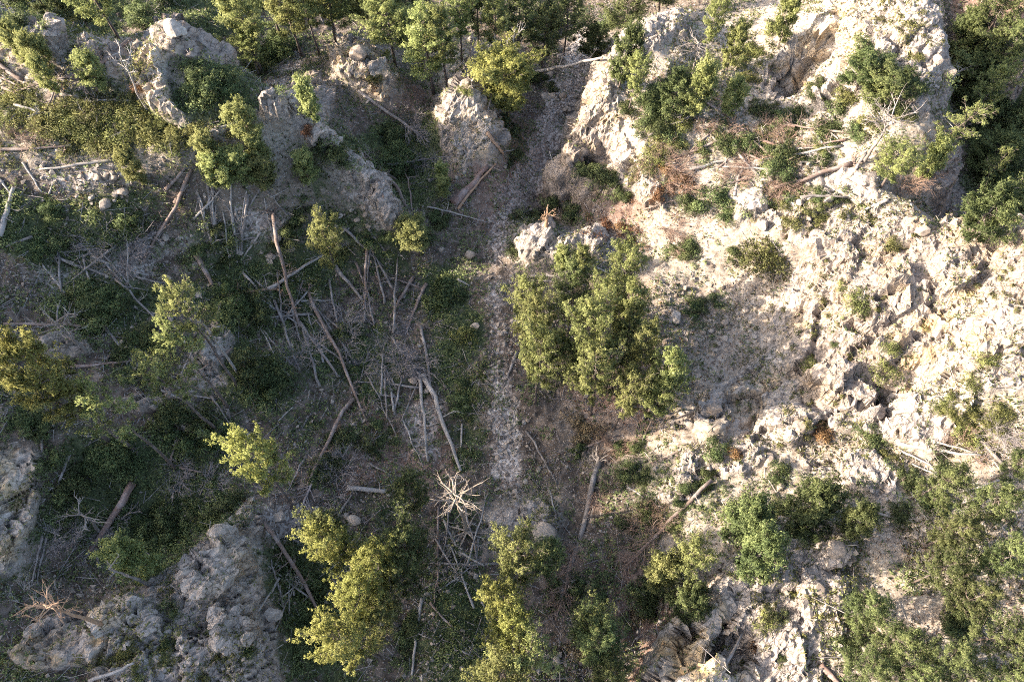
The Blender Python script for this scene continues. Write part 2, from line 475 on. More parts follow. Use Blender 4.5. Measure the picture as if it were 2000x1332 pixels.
SPOTS = [
    (800, 500, .5), (650, 500, 2), (500, 500, 4), (300, 500, 6.3), (150, 500, 8), (0, 500, 9.6), (850, 650, 0), (700, 650, 1), (550, 650, 3), (400, 650, 5), (200, 650, 7.2), (0, 650, 9.2),
    (800, 800, .3), (650, 800, 1.5), (500, 800, 3.2), (350, 800, 4.8), (150, 800, 7), (0, 800, 8.6), (800, 950, .5), (650, 950, 1.5), (500, 930, 3), (350, 950, 3.6), (200, 950, 4.8), (60, 940, 7.2), (0, 950, 8.2),
    (800, 1100, .8), (650, 1100, 1.6), (100, 1100, 5.8), (0, 1100, 7.4), (800, 1250, 1), (680, 1250, 1.8), (700, 1340, 1.8), (300, 1260, 6.4), (150, 1340, 7), (0, 1330, 7.4), (400, 1340, 6),
    (0, 300, 12), (150, 290, 12.2), (300, 275, 12.2), (0, 180, 13.6), (150, 170, 14), (220, 130, 14.2), (450, 330, 9.8), (600, 350, 7.4), (350, 400, 8.6), (200, 400, 10), (0, 400, 11), (700, 430, 3.4), (500, 420, 6.6),
    (690, 200, 0), (640, 150, 1.5), (620, 170, 3), (800, 270, -1), (760, 330, 0), (830, 350, -.5), (900, 345, .6), (900, 420, 0),
    (600, 40, -2), (750, 40, -3.5), (900, 40, -4.5), (1040, 60, -4.5), (520, 0, -2), (-50, -120, 5), (300, -120, 1), (600, -120, -2), (900, -120, -5), (1350, -100, -3), (1500, -30, 0), (1560, 10, 2),
    (1250, 150, 4.8), (1300, 250, 5.6), (1230, 270, 4.2), (1180, 230, 3.8), (1350, 120, 5), (1400, 150, 5.8), (1440, 70, 4.5), (1500, 110, 5.6), (1450, 210, 6.4), (1560, 190, 5.8), (1580, 120, 7.2), (1500, 270, 7), (1640, 130, 9), (1700, 160, 9.6),
    (1650, 260, 8.4), (1750, 250, 8.6), (1400, 330, 5.8), (1550, 350, 6.6), (1700, 360, 7.4), (1480, 430, 5.6), (1600, 420, 6.8), (1780, 380, 6.8), (1740, 60, 12), (1700, -60, 6), (1850, -80, 3),
    (1950, 250, -4), (1960, 360, -4), (1990, 150, -1), (1980, 40, 3), (2100, 200, 2), (2100, 320, 1), (2050, 60, 5),
    (1560, 480, 6), (1640, 490, 7.4), (1540, 600, 5.4), (1650, 600, 8), (1800, 600, 10.6), (2000, 600, 13.4), (1530, 690, 4.6), (1650, 690, 7.2), (2000, 740, 14), (1880, 760, 12), (1420, 770, 3), (1600, 790, 6.2), (1690, 790, 6.8),
    (1500, 850, 4.6), (1650, 880, 6.6), (1800, 900, 8.6), (1950, 870, 11.6), (2150, 600, 16), (2150, 900, 16), (2200, 1200, 17),
    (1280, 600, .9), (1400, 580, 1.4), (1470, 600, 2.4), (1400, 690, 1.8), (1300, 720, 1.2), (1300, 850, 2), (1300, 480, 1.8), (1400, 480, 3.4), (1250, 440, .8), (1180, 440, -.2), (1130, 490, 1.5), (1040, 470, .9),
    (1100, 600, .4), (1100, 750, .5), (1150, 900, 1), (1150, 1050, 1.2), (1060, 1000, 1.3), (1340, 930, 4), (1290, 980, 2.8), (1240, 1000, 1.8), (1240, 1130, 1.8), (1400, 1000, 5), (1500, 1000, 6.4), (1600, 1000, 7.8),
    (1750, 1000, 9.4), (1950, 1000, 12), (1560, 1080, 7.6), (1700, 1150, 9.6), (1900, 1150, 11.8), (1550, 1250, 8.6), (1460, 1330, 7.6), (1650, 1330, 9.8), (1950, 1330, 12.4), (1100, 1200, 1.4), (1120, 1340, 1.6), (1000, 1200, 1.1),
    (1180, 1150, 1.5), (1500, 1500, 9), (1100, 1500, 2), (600, 1500, 3), (200, 1500, 8), (2000, 1500, 14),
]
def flatten(run):                        # the right-hand slope is gentler than first read
    out = []
    for u, v, z in run:
        up = float(sstep(1600, 1780, u)) * (v < 425)
        k = 1 - .30 * float(sstep(1200, 1500, u)) * (1 - .85 * up)
        if z > 9 and u > 1300:
            z = 9 + (z - 9) * .8
        out.append((u, v, z * k if z > 0 else z * (1 if u < 1300 or up > .5 else .7)))
    return out
BREAK, SPOTS = [flatten(r) for r in BREAK], flatten(SPOTS)
def dens(run):
    P = [(*map(float, at_z(u, v, z)), z) for u, v, z in run]
    out = [P[0]]
    for a, b in zip(P, P[1:]):
        n = max(1, int(math.dist(a, b) / 1.8))
        out += [tuple(a[k] + (b[k] - a[k]) * i / n for k in range(3)) for i in range(1, n + 1)]
    return out
CP = []
for r in BREAK:
    CP += dens(r)
for u, v, z in BREAK[12][1:9]:               # the white cliff falls straight to the stream bed on its left
    x, y = map(float, at_z(u, v, z))
    CP += [(x - 1.6, y + .3, -3.6 - .012 * (285 - v) * .4), (x - 2.6, y + .3, -3.8 - .012 * (285 - v) * .4), (x + .6, y, z + .1)]
CP += [(*map(float, at_z(u, v, z)), z) for u, v, z in SPOTS]
# outside the picture: the mountain flank whose shadow covers the left slope, and the far country
def crest(y):
    return 39.8 - 26.8 * float(sstep(24, 33, y))
for y in list(range(-40, 22, 7)) + [24, 26, 28, 30, 32, 34, 37, 41, 46, 52, 60, 75]:
    h = crest(y)
    e = 9.5 if y < 30 else (12.5 if y < 60 else 6)
    CP += [(-44, y, e + (h - e) * .18), (-54, y, e + (h - e) * .45), (-64, y, e + (h - e) * .75), (-73, y, h), (-84, y, h - 7), (-110, y, h - 22)]
for y in (-40, -20, 0, 20, 40, 60, 80):
    CP += [(55, y, 17 if y < 35 else 4), (75, y, 22 if y < 35 else 9), (110, y, 24)]
for x in (-110, -60, -20, 20, 60, 110):
    CP += [(x, 105, abs(x) * .12), (x, 150, 8 + abs(x) * .1), (x, 210, 14), (x, -70, 8 + abs(x) * .15)]
CP = np.array(CP)
def axis(lo, hi, step, far_lo, far_hi):
    mid = np.arange(lo, hi + 1e-6, step)
    def grow(start, end, sgn):
        out, s, p = [], step, start
        while (p - end) * sgn < 0:
            s = min(s * 1.22, 4.0)
            p += s * sgn
            out.append(p)
        return out
    return np.array(grow(lo, far_lo, -1)[::-1] + list(mid) + grow(hi, far_hi, 1))
GX, GY = axis(-52, 50, .15, -130, 130), axis(-2, 74, .15, -75, 215)
XX, YY = np.meshgrid(GX, GY)
def rbf():
    c2 = 0.5
    n = len(CP)
    d = np.sqrt((CP[:, None, 0] - CP[None, :, 0]) ** 2 + (CP[:, None, 1] - CP[None, :, 1]) ** 2 + c2)
    Q = np.concatenate([np.ones((n, 1)), CP[:, :2]], 1)
    A = np.zeros((n + 3, n + 3))
    A[:n, :n] = -d + np.eye(n) * 0.5
    A[:n, n:] = Q
    A[n:, :n] = Q.T
    w = np.linalg.lstsq(A, np.concatenate([CP[:, 2], np.zeros(3)]), rcond=None)[0].astype(np.float32)
    H = np.zeros(XX.size, np.float32)
    fx, fy = XX.ravel().astype(np.float32), YY.ravel().astype(np.float32)
    px, py = CP[:, 0].astype(np.float32), CP[:, 1].astype(np.float32)
    for s in range(0, len(H), 60000):
        e = slice(s, s + 60000)
        dd = np.sqrt((fx[e, None] - px) ** 2 + (fy[e, None] - py) ** 2 + np.float32(c2))
        H[e] = -(dd @ w[:n]) + w[n] + fx[e] * w[n + 1] + fy[e] * w[n + 2]
    return H.reshape(XX.shape)
H0 = rbf().astype(float)

# ---------------------------------------------------------------- cover masks, drawn as outlines in the photograph and laid on the slope
RX0, RY0, RST = -500, -400, 4
RW, RH = 760, 560
def poly_mask(polys, blur=3):
    m = np.zeros((RH, RW))
    gx, gy = np.meshgrid(RX0 + RST * (np.arange(RW) + .5), RY0 + RST * (np.arange(RH) + .5))
    for pl in polys:
        w = 1.0
        if isinstance(pl, tuple) and isinstance(pl[0], float):
            w, pl = pl
        p = np.array(pl, float)
        if len(p) == 2:                       # centre and radii: an ellipse
            ins = ((gx - p[0, 0]) / p[1, 0]) ** 2 + ((gy - p[0, 1]) / p[1, 1]) ** 2 < 1
        else:
            ins = np.zeros_like(m, bool)
            for (x1, y1), (x2, y2) in zip(p, np.roll(p, -1, 0)):
                if y1 == y2:
                    continue
                c = ((y1 > gy) != (y2 > gy)) & (gx < (x2 - x1) * (gy - y1) / (y2 - y1) + x1)
                ins ^= c
        m = np.maximum(m, ins * w)
    for _ in range(2):
        for ax in (0, 1):
            k = blur
            cs = np.cumsum(np.pad(m, [(k + 1, k) if a == ax else (0, 0) for a in (0, 1)], mode='edge'), ax)
            n = m.shape[ax]
            hi = np.take(cs, np.arange(2 * k + 1, n + 2 * k + 1), ax)
            lo = np.take(cs, np.arange(0, n), ax)
            m = (hi - lo) / (2 * k + 1)
    return m
def sample(mask, u, v):
    x = np.clip((u - RX0) / RST - .5, 0, RW - 1.01)
    y = np.clip((v - RY0) / RST - .5, 0, RH - 1.01)
    i, j = x.astype(int), y.astype(int)
    a, b = x - i, y - j
    return mask[j, i] * (1 - a) * (1 - b) + mask[j, i + 1] * a * (1 - b) + mask[j + 1, i] * (1 - a) * b + mask[j + 1, i + 1] * a * b

OUTCROPS = [  # outline in the photograph, label
    ([(-60, 20), (10, 30), (40, 45), (125, 85), (132, 110), (70, 104), (0, 80), (-60, 60)], 'jagged grey-pink rock rim in the top left corner'),
    ([(155, 95), (180, 78), (245, 88), (262, 110), (215, 125), (165, 115)], 'low grey rock knob on the crest behind the broken brown log'),
    ([(285, 75), (335, 30), (378, 55), (372, 85), (440, 95), (455, 125), (400, 120), (350, 105), (320, 120), (285, 100)], 'blocky sunlit rock with a flat face at the head of the crest, upper left'),
    ([(270, 120), (318, 110), (330, 180), (352, 215), (375, 240), (372, 256), (335, 238), (285, 190)], 'pink-grey rock wall on the near side of the dark bowl'),
    ([(505, 228), (560, 212), (600, 222), (632, 285), (690, 335), (706, 356), (690, 372), (640, 330), (590, 262), (540, 250)], 'long narrow rock rib running down from the crest shrubs'),
    ([(690, 345), (715, 335), (748, 372), (785, 430), (775, 462), (745, 425), (715, 392)], 'pale grey-blue rock edge at the lower end of the narrow rib'),
    ([(648, 100), (690, 78), (730, 92), (762, 130), (778, 168), (740, 200), (700, 180), (655, 150)], 'rounded sunlit rock head left of the gully, below the tall pines'),
    ([(575, 160), (650, 150), (655, 210), (620, 262), (590, 245)], 'brown shaded rock step beside the small lone pine'),
    ([(845, 205), (880, 175), (912, 158), (925, 85), (950, 85), (962, 130), (950, 195), (976, 262), (976, 300), (940, 310), (905, 330), (870, 300), (868, 245)], 'tall rock spur with a sunlit head beside the yellow-green pine'),
    ([(1092, 285), (1128, 222), (1165, 120), (1195, 78), (1262, 50), (1322, 30), (1345, 70), (1300, 85), (1235, 140), (1205, 180), (1215, 265), (1262, 330), (1300, 408), (1262, 408), (1218, 345), (1170, 318), (1118, 318)], 'curving sunlit white cliff edge right of the gravel stream bed'),
    ([(1475, 150), (1600, 45), (1632, -20), (1745, -60), (1850, -20), (1840, 120), (1790, 130), (1720, 110), (1690, 165), (1640, 200), (1570, 205), (1500, 190)], 'tall pale rock tower with a deep shadow on its flank, top right'),
    ([(1810, 120), (1850, 110), (1875, 165), (1850, 200), (1815, 190)], 'knob of white rock at the brink of the dark gulch'),
    ([(1835, 290), (1885, 285), (1885, 400), (1850, 450), (1835, 380)], 'steep shaded blue-grey rock wall dropping into the dark gulch'),
    ([(1415, 425), (1560, 405), (1700, 410), (1780, 432), (1870, 452), (1935, 440), (2060, 420), (2060, 640), (1960, 650), (1870, 560), (1770, 650), (1740, 720), (1690, 760), (1640, 740), (1570, 700), (1505, 690), (1510, 610), (1550, 545), (1580, 490), (1500, 460)], 'broad sunlit limestone face on the right, upper part'),
    ([(1740, 720), (1770, 650), (1870, 560), (1960, 650), (2060, 640), (2060, 760), (1890, 780), (1860, 850), (1800, 830), (1765, 770)], 'ochre-streaked limestone slab right of the cleft'),
    ([(1385, 770), (1505, 690), (1570, 700), (1640, 740), (1690, 760), (1765, 770), (1800, 830), (1860, 850), (1820, 890), (1700, 850), (1600, 830), (1540, 880), (1440, 870), (1400, 830), (1300, 840), (1340, 800)], 'cracked pale limestone apron at the foot of the sunlit face'),
    ([(1290, 930), (1330, 890), (1440, 870), (1500, 890), (1450, 930), (1380, 930), (1330, 985), (1290, 970)], 'small white rock bluff above the leaning brown log'),
    ([(1560, 890), (1700, 880), (1760, 920), (1740, 990), (1680, 960), (1600, 930)], 'pale rock ledges between junipers on the lower right slope'),
    ([(1400, 1100), (1480, 1070), (1560, 1050), (1640, 1080), (1660, 1130), (1630, 1180), (1640, 1260), (1600, 1332), (1640, 1420), (1300, 1420), (1255, 1335), (1300, 1270), (1345, 1190), (1380, 1150)], 'steep gullied cream and reddish cliff at the bottom right'),
    ([(440, 1000), (490, 975), (525, 1000), (520, 1040), (480, 1070), (505, 1110), (520, 1180), (545, 1240), (560, 1420), (240, 1420), (180, 1290), (200, 1210), (270, 1140), (380, 1085), (430, 1040)], 'rugged grey outcrop in the lower left corner'),
    ([(40, 1270), (70, 1225), (165, 1190), (185, 1230), (175, 1300), (100, 1310), (50, 1300)], 'tan rock slab beside the rugged grey outcrop, lower left'),
    ([(-60, 870), (30, 875), (78, 895), (85, 960), (60, 1020), (40, 1060), (20, 1110), (-60, 1120)], 'ochre and grey rock bank on the left edge'),
    ([(950, 1030), (985, 985), (1060, 975), (1085, 1010), (1075, 1055), (1040, 1075), (960, 1068)], 'smooth grey rock hump in the valley floor below the stony track'),
    ([(1005, 470), (1060, 448), (1130, 455), (1200, 470), (1262, 500), (1200, 505), (1120, 490), (1070, 520), (1020, 510)], 'low grey rock ledge above the central pine clump'),
    ([(375, 665), (410, 640), (455, 650), (455, 690), (430, 715), (455, 745), (420, 760), (390, 715)], 'grey rock outcrop in the shade between dark shrubs, left of centre'),
    ([(50, 660), (120, 655), (180, 665), (190, 690), (120, 700), (50, 690)], 'low flat grey rock under the curved log on the left'),
    ([(340, 780), (390, 750), (400, 790), (390, 840), (350, 840)], 'weathered brown rock step in the shaded left slope'),
    ([(230, 780), (330, 755), (345, 775), (290, 800), (235, 800)], 'pale ledge of rock above the dark shrubs, lower left slope'),
    ([(0, 1040), (40, 1060), (40, 1110), (0, 1130)], 'bluish rock at the foot of the ochre bank, left edge'),
    ([(1700, 195), (1760, 110), (1830, 130), (1850, 190), (1810, 230), (1740, 230)], 'white rocks among the dark junipers below the tower'),
]
ROCK_M = poly_mask([o[0] for o in OUTCROPS] + [(.55, [(1230, 260), (1310, 230), (1330, 330), (1290, 380)]), (.5, [(1460, 300), (1720, 330), (1720, 420), (1420, 430)]), (.45, [(1600, 200), (1720, 160), (1700, 260), (1560, 270)]),
                    (.45, [(150, 280), (380, 260), (500, 240), (380, 330)]), (.4, [(60, 100), (150, 130), (100, 180), (0, 150)])], 2)
PATH_M = poly_mask([(.9, [(1000, 340), (1060, 360), (1000, 430), (975, 520), (940, 500), (960, 440)]), [(1110, 60), (1165, 40), (1170, 110), (1140, 180), (1112, 225), (1090, 285), (1080, 330), (1130, 370), (1120, 390), (1050, 370), (1010, 350), (1030, 280), (1060, 200), (1100, 130)],
                    [(540, 100), (590, 95), (595, 150), (560, 200), (525, 190)], (.9, [(955, 520), (985, 540), (985, 700), (1010, 800), (1030, 950), (1000, 990), (960, 900), (960, 700)]),
                    (.7, [(450, 400), (560, 420), (560, 500), (440, 500)]), (.7, [(330, 440), (480, 470), (470, 520), (340, 490)]), (.6, [(60, 300), (330, 310), (300, 370), (60, 380)]), (.8, [(780, 800), (860, 790), (870, 900), (800, 900)]),
                    (.8, [(500, 980), (600, 990), (640, 1100), (540, 1080)]), (.7, [(1840, 290), (1900, 290), (1900, 420), (1840, 440)]), (.6, [(40, 470), (330, 450), (330, 540), (60, 590)]), (.6, [(640, 340), (740, 350), (820, 440), (700, 440)])], 5)
RED_M = poly_mask([(.55, [(1000, 240), (1100, 230), (1085, 300), (1030, 400), (960, 470), (920, 470), (970, 380), (990, 320)]), (.6, [(870, 280), (960, 290), (1000, 380), (900, 370)]), (.75, [(1110, 760), (1300, 700), (1330, 850), (1130, 850)]),
                   (.8, [(1180, 400), (1450, 380), (1400, 470), (1180, 470)]), (.9, [(1690, 1010), (1830, 1020), (1850, 1090), (1700, 1070)]), (.8, [(1770, 1170), (1870, 1190), (1880, 1250), (1780, 1240)]), (.8, [(1230, 1290), (1320, 1180), (1330, 1200), (1300, 1400), (1200, 1400)]),
                   (.5, [(700, 780), (860, 800), (900, 960), (700, 960)]), (.8, [(1850, -40), (2050, -40), (2050, 40), (1850, 30)]), (.6, [(780, 180), (860, 170), (860, 240), (780, 240)]), (.8, [(1930, 1150), (2040, 1150), (2040, 1240), (1940, 1230)]),
                   (.45, [(1240, 560), (1540, 520), (1540, 740), (1300, 800)]), (.5, [(1160, 1100), (1330, 1090), (1330, 1240), (1160, 1240)])], 6)
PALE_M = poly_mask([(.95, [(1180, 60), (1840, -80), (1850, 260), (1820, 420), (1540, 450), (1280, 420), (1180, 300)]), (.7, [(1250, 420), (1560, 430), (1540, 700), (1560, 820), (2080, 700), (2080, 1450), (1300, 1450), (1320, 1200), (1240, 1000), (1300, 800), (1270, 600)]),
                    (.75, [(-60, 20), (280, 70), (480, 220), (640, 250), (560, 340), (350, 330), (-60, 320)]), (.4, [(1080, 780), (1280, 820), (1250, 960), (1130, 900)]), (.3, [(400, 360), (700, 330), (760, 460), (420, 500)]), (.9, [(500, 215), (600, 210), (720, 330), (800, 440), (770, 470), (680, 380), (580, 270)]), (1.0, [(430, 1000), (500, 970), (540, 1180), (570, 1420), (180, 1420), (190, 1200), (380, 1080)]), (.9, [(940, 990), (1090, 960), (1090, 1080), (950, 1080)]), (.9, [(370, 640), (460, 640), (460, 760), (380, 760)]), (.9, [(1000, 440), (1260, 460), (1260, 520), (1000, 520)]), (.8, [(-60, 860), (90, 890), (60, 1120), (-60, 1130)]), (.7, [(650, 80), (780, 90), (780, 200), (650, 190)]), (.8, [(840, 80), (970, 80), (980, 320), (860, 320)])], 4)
OCH_M = poly_mask([(1.0, [(1740, 650), (1880, 540), (1960, 640), (1880, 800), (1760, 780)]), (.6, [(1560, 560), (1640, 560), (1560, 700), (1510, 680)]), (1.0, [(1260, 1250), (1400, 1110), (1420, 1250), (1480, 1420), (1250, 1420)]), (.9, [(-60, 870), (80, 890), (60, 1100), (-60, 1120)]),
                   (.9, [(40, 1190), (260, 1200), (240, 1300), (40, 1310)]), (.8, [(650, 80), (780, 100), (780, 200), (650, 190)]), (.8, [(920, 200), (980, 260), (980, 320), (900, 330)]), (.5, [(260, 100), (370, 110), (340, 250), (270, 200)]), (.6, [(1500, -40), (1720, -40), (1640, 160), (1500, 150)]),
                   (.45, [(1380, 760), (1560, 700), (1640, 800), (1400, 860)]), (.35, [(1400, 400), (2040, 400), (2040, 640), (1500, 600)]), (.35, [(400, 1040), (520, 1040), (560, 1300), (480, 1300)]), (.4, [(1090, 120), (1300, 120), (1300, 410), (1090, 320)]), (.5, [(590, 150), (700, 150), (640, 260)])], 6)
GREEN_M = poly_mask([(.8, [(90, 200), (380, 150), (500, 270), (340, 290), (120, 290)]), (.6, [(0, 380), (260, 390), (260, 470), (0, 500)]), (.75, [(30, 470), (230, 470), (200, 510), (30, 530)]), (.8, [(80, 560), (260, 540), (290, 640), (140, 640)]), (.7, [(840, 540), (940, 560), (960, 760), (860, 760)]),
                     (.7, [(860, 650), (950, 640), (960, 900), (900, 900)]), (.75, [(120, 850), (480, 850), (420, 1080), (200, 1110), (120, 1010)]), (.7, [(500, 1060), (700, 1060), (700, 1332), (540, 1332)]), (.7, [(960, 230), (1010, 210), (1030, 300), (980, 360)]), (.6, [(720, 210), (860, 260), (860, 420), (740, 380)]),
                     (.55, [(560, 220), (680, 260), (820, 420), (680, 330)]), (.8, [(1860, 50), (2080, 60), (2080, 440), (1880, 440)]), (.5, [(1240, 880), (1460, 880), (1400, 1060), (1200, 1080)]), (.6, [(330, 130), (500, 120), (520, 220), (380, 220)]), (.55, [(600, 680), (760, 640), (780, 760), (620, 780)]),
                     (.6, [(800, 1150), (960, 1100), (980, 1332), (800, 1332)]), (.55, [(1840, 760), (2050, 740), (2050, 860), (1850, 850)]), (.5, [(1240, 180), (1480, 160), (1440, 280), (1250, 300)]), (.45, [(1500, 940), (1750, 960), (1700, 1060), (1480, 1040)]), (.6, [(350, 480), (700, 430), (800, 520), (500, 600)]),
                     (.55, [(380, 560), (640, 560), (640, 800), (420, 820)]), (.5, [(1700, 440), (1760, 460), (1740, 500), (1660, 600), (1640, 560)]), (.7, [(-60, -60), (500, -60), (470, 60), (130, 70), (-60, 20)])], 7)

U0, V0, D0 = project(XX, YY, H0)
wu, wv = (fbm(XX * .7, YY * .7, octv=3, s=5) - .5) * 34, (fbm(XX * .7, YY * .7, octv=3, s=9) - .5) * 34
ROCK = sample(ROCK_M, U0 + wu, V0 + wv)
inview = (U0 > -300) & (U0 < 2300) & (V0 > -250) & (V0 < 1600)
far_rock = sstep(.52, .62, fbm(XX * .06, YY * .06, octv=4, s=31))
ROCK = np.where(inview, ROCK, far_rock * .8)
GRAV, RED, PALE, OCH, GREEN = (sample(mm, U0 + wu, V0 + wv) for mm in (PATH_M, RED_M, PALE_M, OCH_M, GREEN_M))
LEFT = 1 - sstep(850, 1000, U0)
GREEN = np.clip(GREEN + .22 * LEFT + (.6 + .7 * LEFT) * (fbm(XX * .35, YY * .35, octv=4, s=77) - .5) * (1 - GRAV), 0, 1)
GREEN = GREEN * np.where(PALE > .5, .75, 1)
# steep ground shows its rock
gy_, gx_ = np.gradient(H0, GY, GX)
slope = np.hypot(gx_, gy_)
ROCK = np.clip(ROCK + .75 * sstep(1.5, 2.4, slope) * inview, 0, 1)
# relief
lump = (fbm(XX * .16, YY * .16, octv=3, s=1) - .5) * 1.5 + (fbm(XX * .6, YY * .6, octv=3, s=2) - .5) * .9 + (fbm(XX * 2.3, YY * 2.3, octv=2, s=3) - .5) * .28
lump = lump * (1 - .55 * np.clip(GRAV, 0, 1))
R1 = sstep(.3, .65, ROCK)
STEPS = [  # rises and clefts with sharp edges: metres, outline in the photograph
    (1.3, [(1550, 735), (1640, 742), (1705, 780), (1690, 805), (1600, 792)]), (-2.2, [(1695, 772), (1768, 760), (1775, 812), (1725, 822)]), (1.1, [(1490, 818), (1560, 808), (1585, 850), (1530, 882)]), (1.3, [(1320, 805), (1400, 780), (1425, 830), (1385, 865)]),
    (-2.6, [(1500, 145), (1560, 92), (1622, 62), (1612, 120), (1575, 180), (1520, 188)]), (-1.5, [(1385, 1140), (1405, 1150), (1345, 1300), (1312, 1290)]), (-1.4, [(1432, 1150), (1456, 1160), (1405, 1290), (1372, 1290)]), (-2.0, [(1400, 1245), (1470, 1232), (1485, 1300), (1412, 1325)]),
    (1.0, [(1590, 1055), (1640, 1070), (1650, 1100), (1600, 1105)]), (.9, [(1640, 600), (1700, 560), (1760, 600), (1720, 650), (1660, 650)]), (1.0, [(1560, 480), (1640, 470), (1680, 520), (1600, 540)]), (.8, [(1800, 520), (1880, 500), (1900, 560), (1820, 590)]), (.9, [(1880, 640), (1960, 620), (1980, 690), (1900, 710)]),
    (1.7, [(505, 228), (560, 212), (600, 222), (632, 285), (690, 335), (706, 356), (690, 372), (640, 330), (590, 262), (540, 250)]), (1.4, [(690, 345), (715, 335), (748, 372), (785, 430), (775, 462), (745, 425), (715, 392)]), (.9, [(-60, 20), (10, 30), (40, 45), (125, 85), (132, 110), (70, 104), (0, 80), (-60, 60)]),
    (1.3, [(270, 120), (318, 110), (330, 180), (352, 215), (375, 240), (372, 256), (335, 238), (285, 190)]), (1.0, [(380, 1110), (450, 1050), (500, 1090), (470, 1160), (400, 1170)]), (.9, [(200, 1215), (290, 1170), (330, 1230), (250, 1290)]), (.8, [(420, 1190), (500, 1180), (520, 1260), (440, 1270)]),
    (.7, [(1005, 470), (1060, 448), (1130, 455), (1200, 470), (1150, 490), (1070, 520), (1020, 510)]), (.8, [(1690, 1120), (1560, 1130), (1560, 1200), (1640, 1190)]), (-1.2, [(1830, 860), (1880, 850), (1900, 900), (1840, 900)]),
]
STEP = np.zeros_like(H0)
for hgt, pl in STEPS:
    STEP += hgt * sstep(.15, .85, sample(poly_mask([pl], 2), U0 + wu * .6, V0 + wv * .6))
Z1 = H0 + lump + .45 * R1 + STEP
NX, NY, NZ = XX * 1.0, YY * 1.0, Z1.copy()
gy_, gx_ = np.gradient(H0, GY, GX)
nl = np.sqrt(gx_ ** 2 + gy_ ** 2 + 1)
sel = R1 > .01
gy_, gx_ = np.gradient(H0 + STEP * .6, GY, GX)
nl = np.sqrt(gx_ ** 2 + gy_ ** 2 + 1)
px, py, pz = XX[sel], YY[sel], (H0 + STEP)[sel]
wx, wy, wz = (fbm(px * .9, py * .9, pz * .9, 3, s=k) - .5 for k in (41, 43, 47))
qx, qy, qz = px + wx * 1.2, py + wy * 1.2, pz + wz * 1.2
# beds dip to the lower left: stretch the blocks along that bearing
ca, sa = math.cos(.75), math.sin(.75)
ax_, bx_ = qx * ca + qy * sa, -qx * sa + qy * ca
a1, a2, ar, at_ = cells(ax_ * .19, bx_ * .36, qz * .4, 51)
b1, b2, br, bt = cells(ax_ * .95, bx_ * 1.7, qz * 1.6, 61)
c1, c2_, cr_, ct = cells(ax_ * 2.3, bx_ * 3.9, qz * 3.6, 71)
rid = 1 - np.abs(2 * fbm(ax_ * .22, bx_ * 1.0, qz * .7, 4, s=81) - 1)
disp = (ar - .45) * .45 + at_ * .8 + (br - .5) * .09 + bt * (.17 + .13 * LEFT[sel]) + (cr_ - .5) * .02 + ct * (.035 + .06 * LEFT[sel]) + (rid - .7) * .6 - .34 * sstep(.05, 0, a2 - a1) - .1 * sstep(.07, 0, b2 - b1)
disp += (fbm(qx * 4.5, qy * 4.5, qz * 4.5, 2, s=91) - .5) * .05
disp *= R1[sel]
NX[sel] += -gx_[sel] / nl[sel] * disp
NY[sel] += -gy_[sel] / nl[sel] * disp
NZ[sel] += disp / nl[sel]
TZ = NZ
# ---- mesh pieces: one for the open ground and one for each outcrop
nyv, nxv = XX.shape
vid = np.arange(nyv * nxv).reshape(nyv, nxv)
quads = np.stack([vid[:-1, :-1], vid[:-1, 1:], vid[1:, 1:], vid[1:, :-1]], -1).reshape(-1, 4)
VV = np.stack([NX, NY, NZ], -1).reshape(-1, 3)
cu, cv = (U0 + wu).ravel()[quads[:, 0]], (V0 + wv).ravel()[quads[:, 0]]
owner = np.zeros(len(quads), np.int32)
for k, (pl, lab) in enumerate(OUTCROPS, 1):
    mk = sample(poly_mask([pl], 1), cu, cv) > .5
    owner[mk & (owner == 0) & inview.ravel()[quads[:, 0]]] = k
def largest_piece(mask):                 # an outcrop is one connected patch
    lab = np.where(mask, np.arange(1, mask.size + 1).reshape(mask.shape), 0)
    while True:
        n = lab.copy()
        for ax in (0, 1):
            for sh in (1, -1):
                n = np.maximum(n, np.roll(lab, sh, ax))
        n = np.where(mask, n, 0)
        if (n == lab).all():
            break
        lab = n
    ids, cnt = np.unique(lab[lab > 0], return_counts=True)
    return lab == ids[cnt.argmax()]
own2 = owner.reshape(nyv - 1, nxv - 1)
for k in range(1, len(OUTCROPS) + 1):
    jj, ii = np.where(own2 == k)
    if len(jj):
        bb = (slice(jj.min(), jj.max() + 1), slice(ii.min(), ii.max() + 1))
        sub = np.pad(own2[bb] == k, 1)
        sub = (sub & ~largest_piece(sub))[1:-1, 1:-1]
        own2[bb][sub] = 0
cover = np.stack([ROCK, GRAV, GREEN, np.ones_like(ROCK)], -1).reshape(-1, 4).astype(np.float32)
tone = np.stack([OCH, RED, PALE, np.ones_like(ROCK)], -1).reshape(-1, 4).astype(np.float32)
def patch(name, fsel, smooth):
    q = quads[fsel]
    used, inv = np.unique(q, return_inverse=True)
    me = make_mesh(name, VV[used], inv.reshape(-1, 4), M['ground'], None, smooth)
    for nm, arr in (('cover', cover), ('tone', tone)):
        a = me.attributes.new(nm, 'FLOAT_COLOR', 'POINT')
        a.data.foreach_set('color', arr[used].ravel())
    return link(name, me)
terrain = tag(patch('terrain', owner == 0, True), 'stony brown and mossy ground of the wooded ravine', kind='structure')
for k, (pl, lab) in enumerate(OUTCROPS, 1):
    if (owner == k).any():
        tag(patch('rock_outcrop', owner == k, False), lab, 'rock outcrop', 'rock outcrops of the ravine')

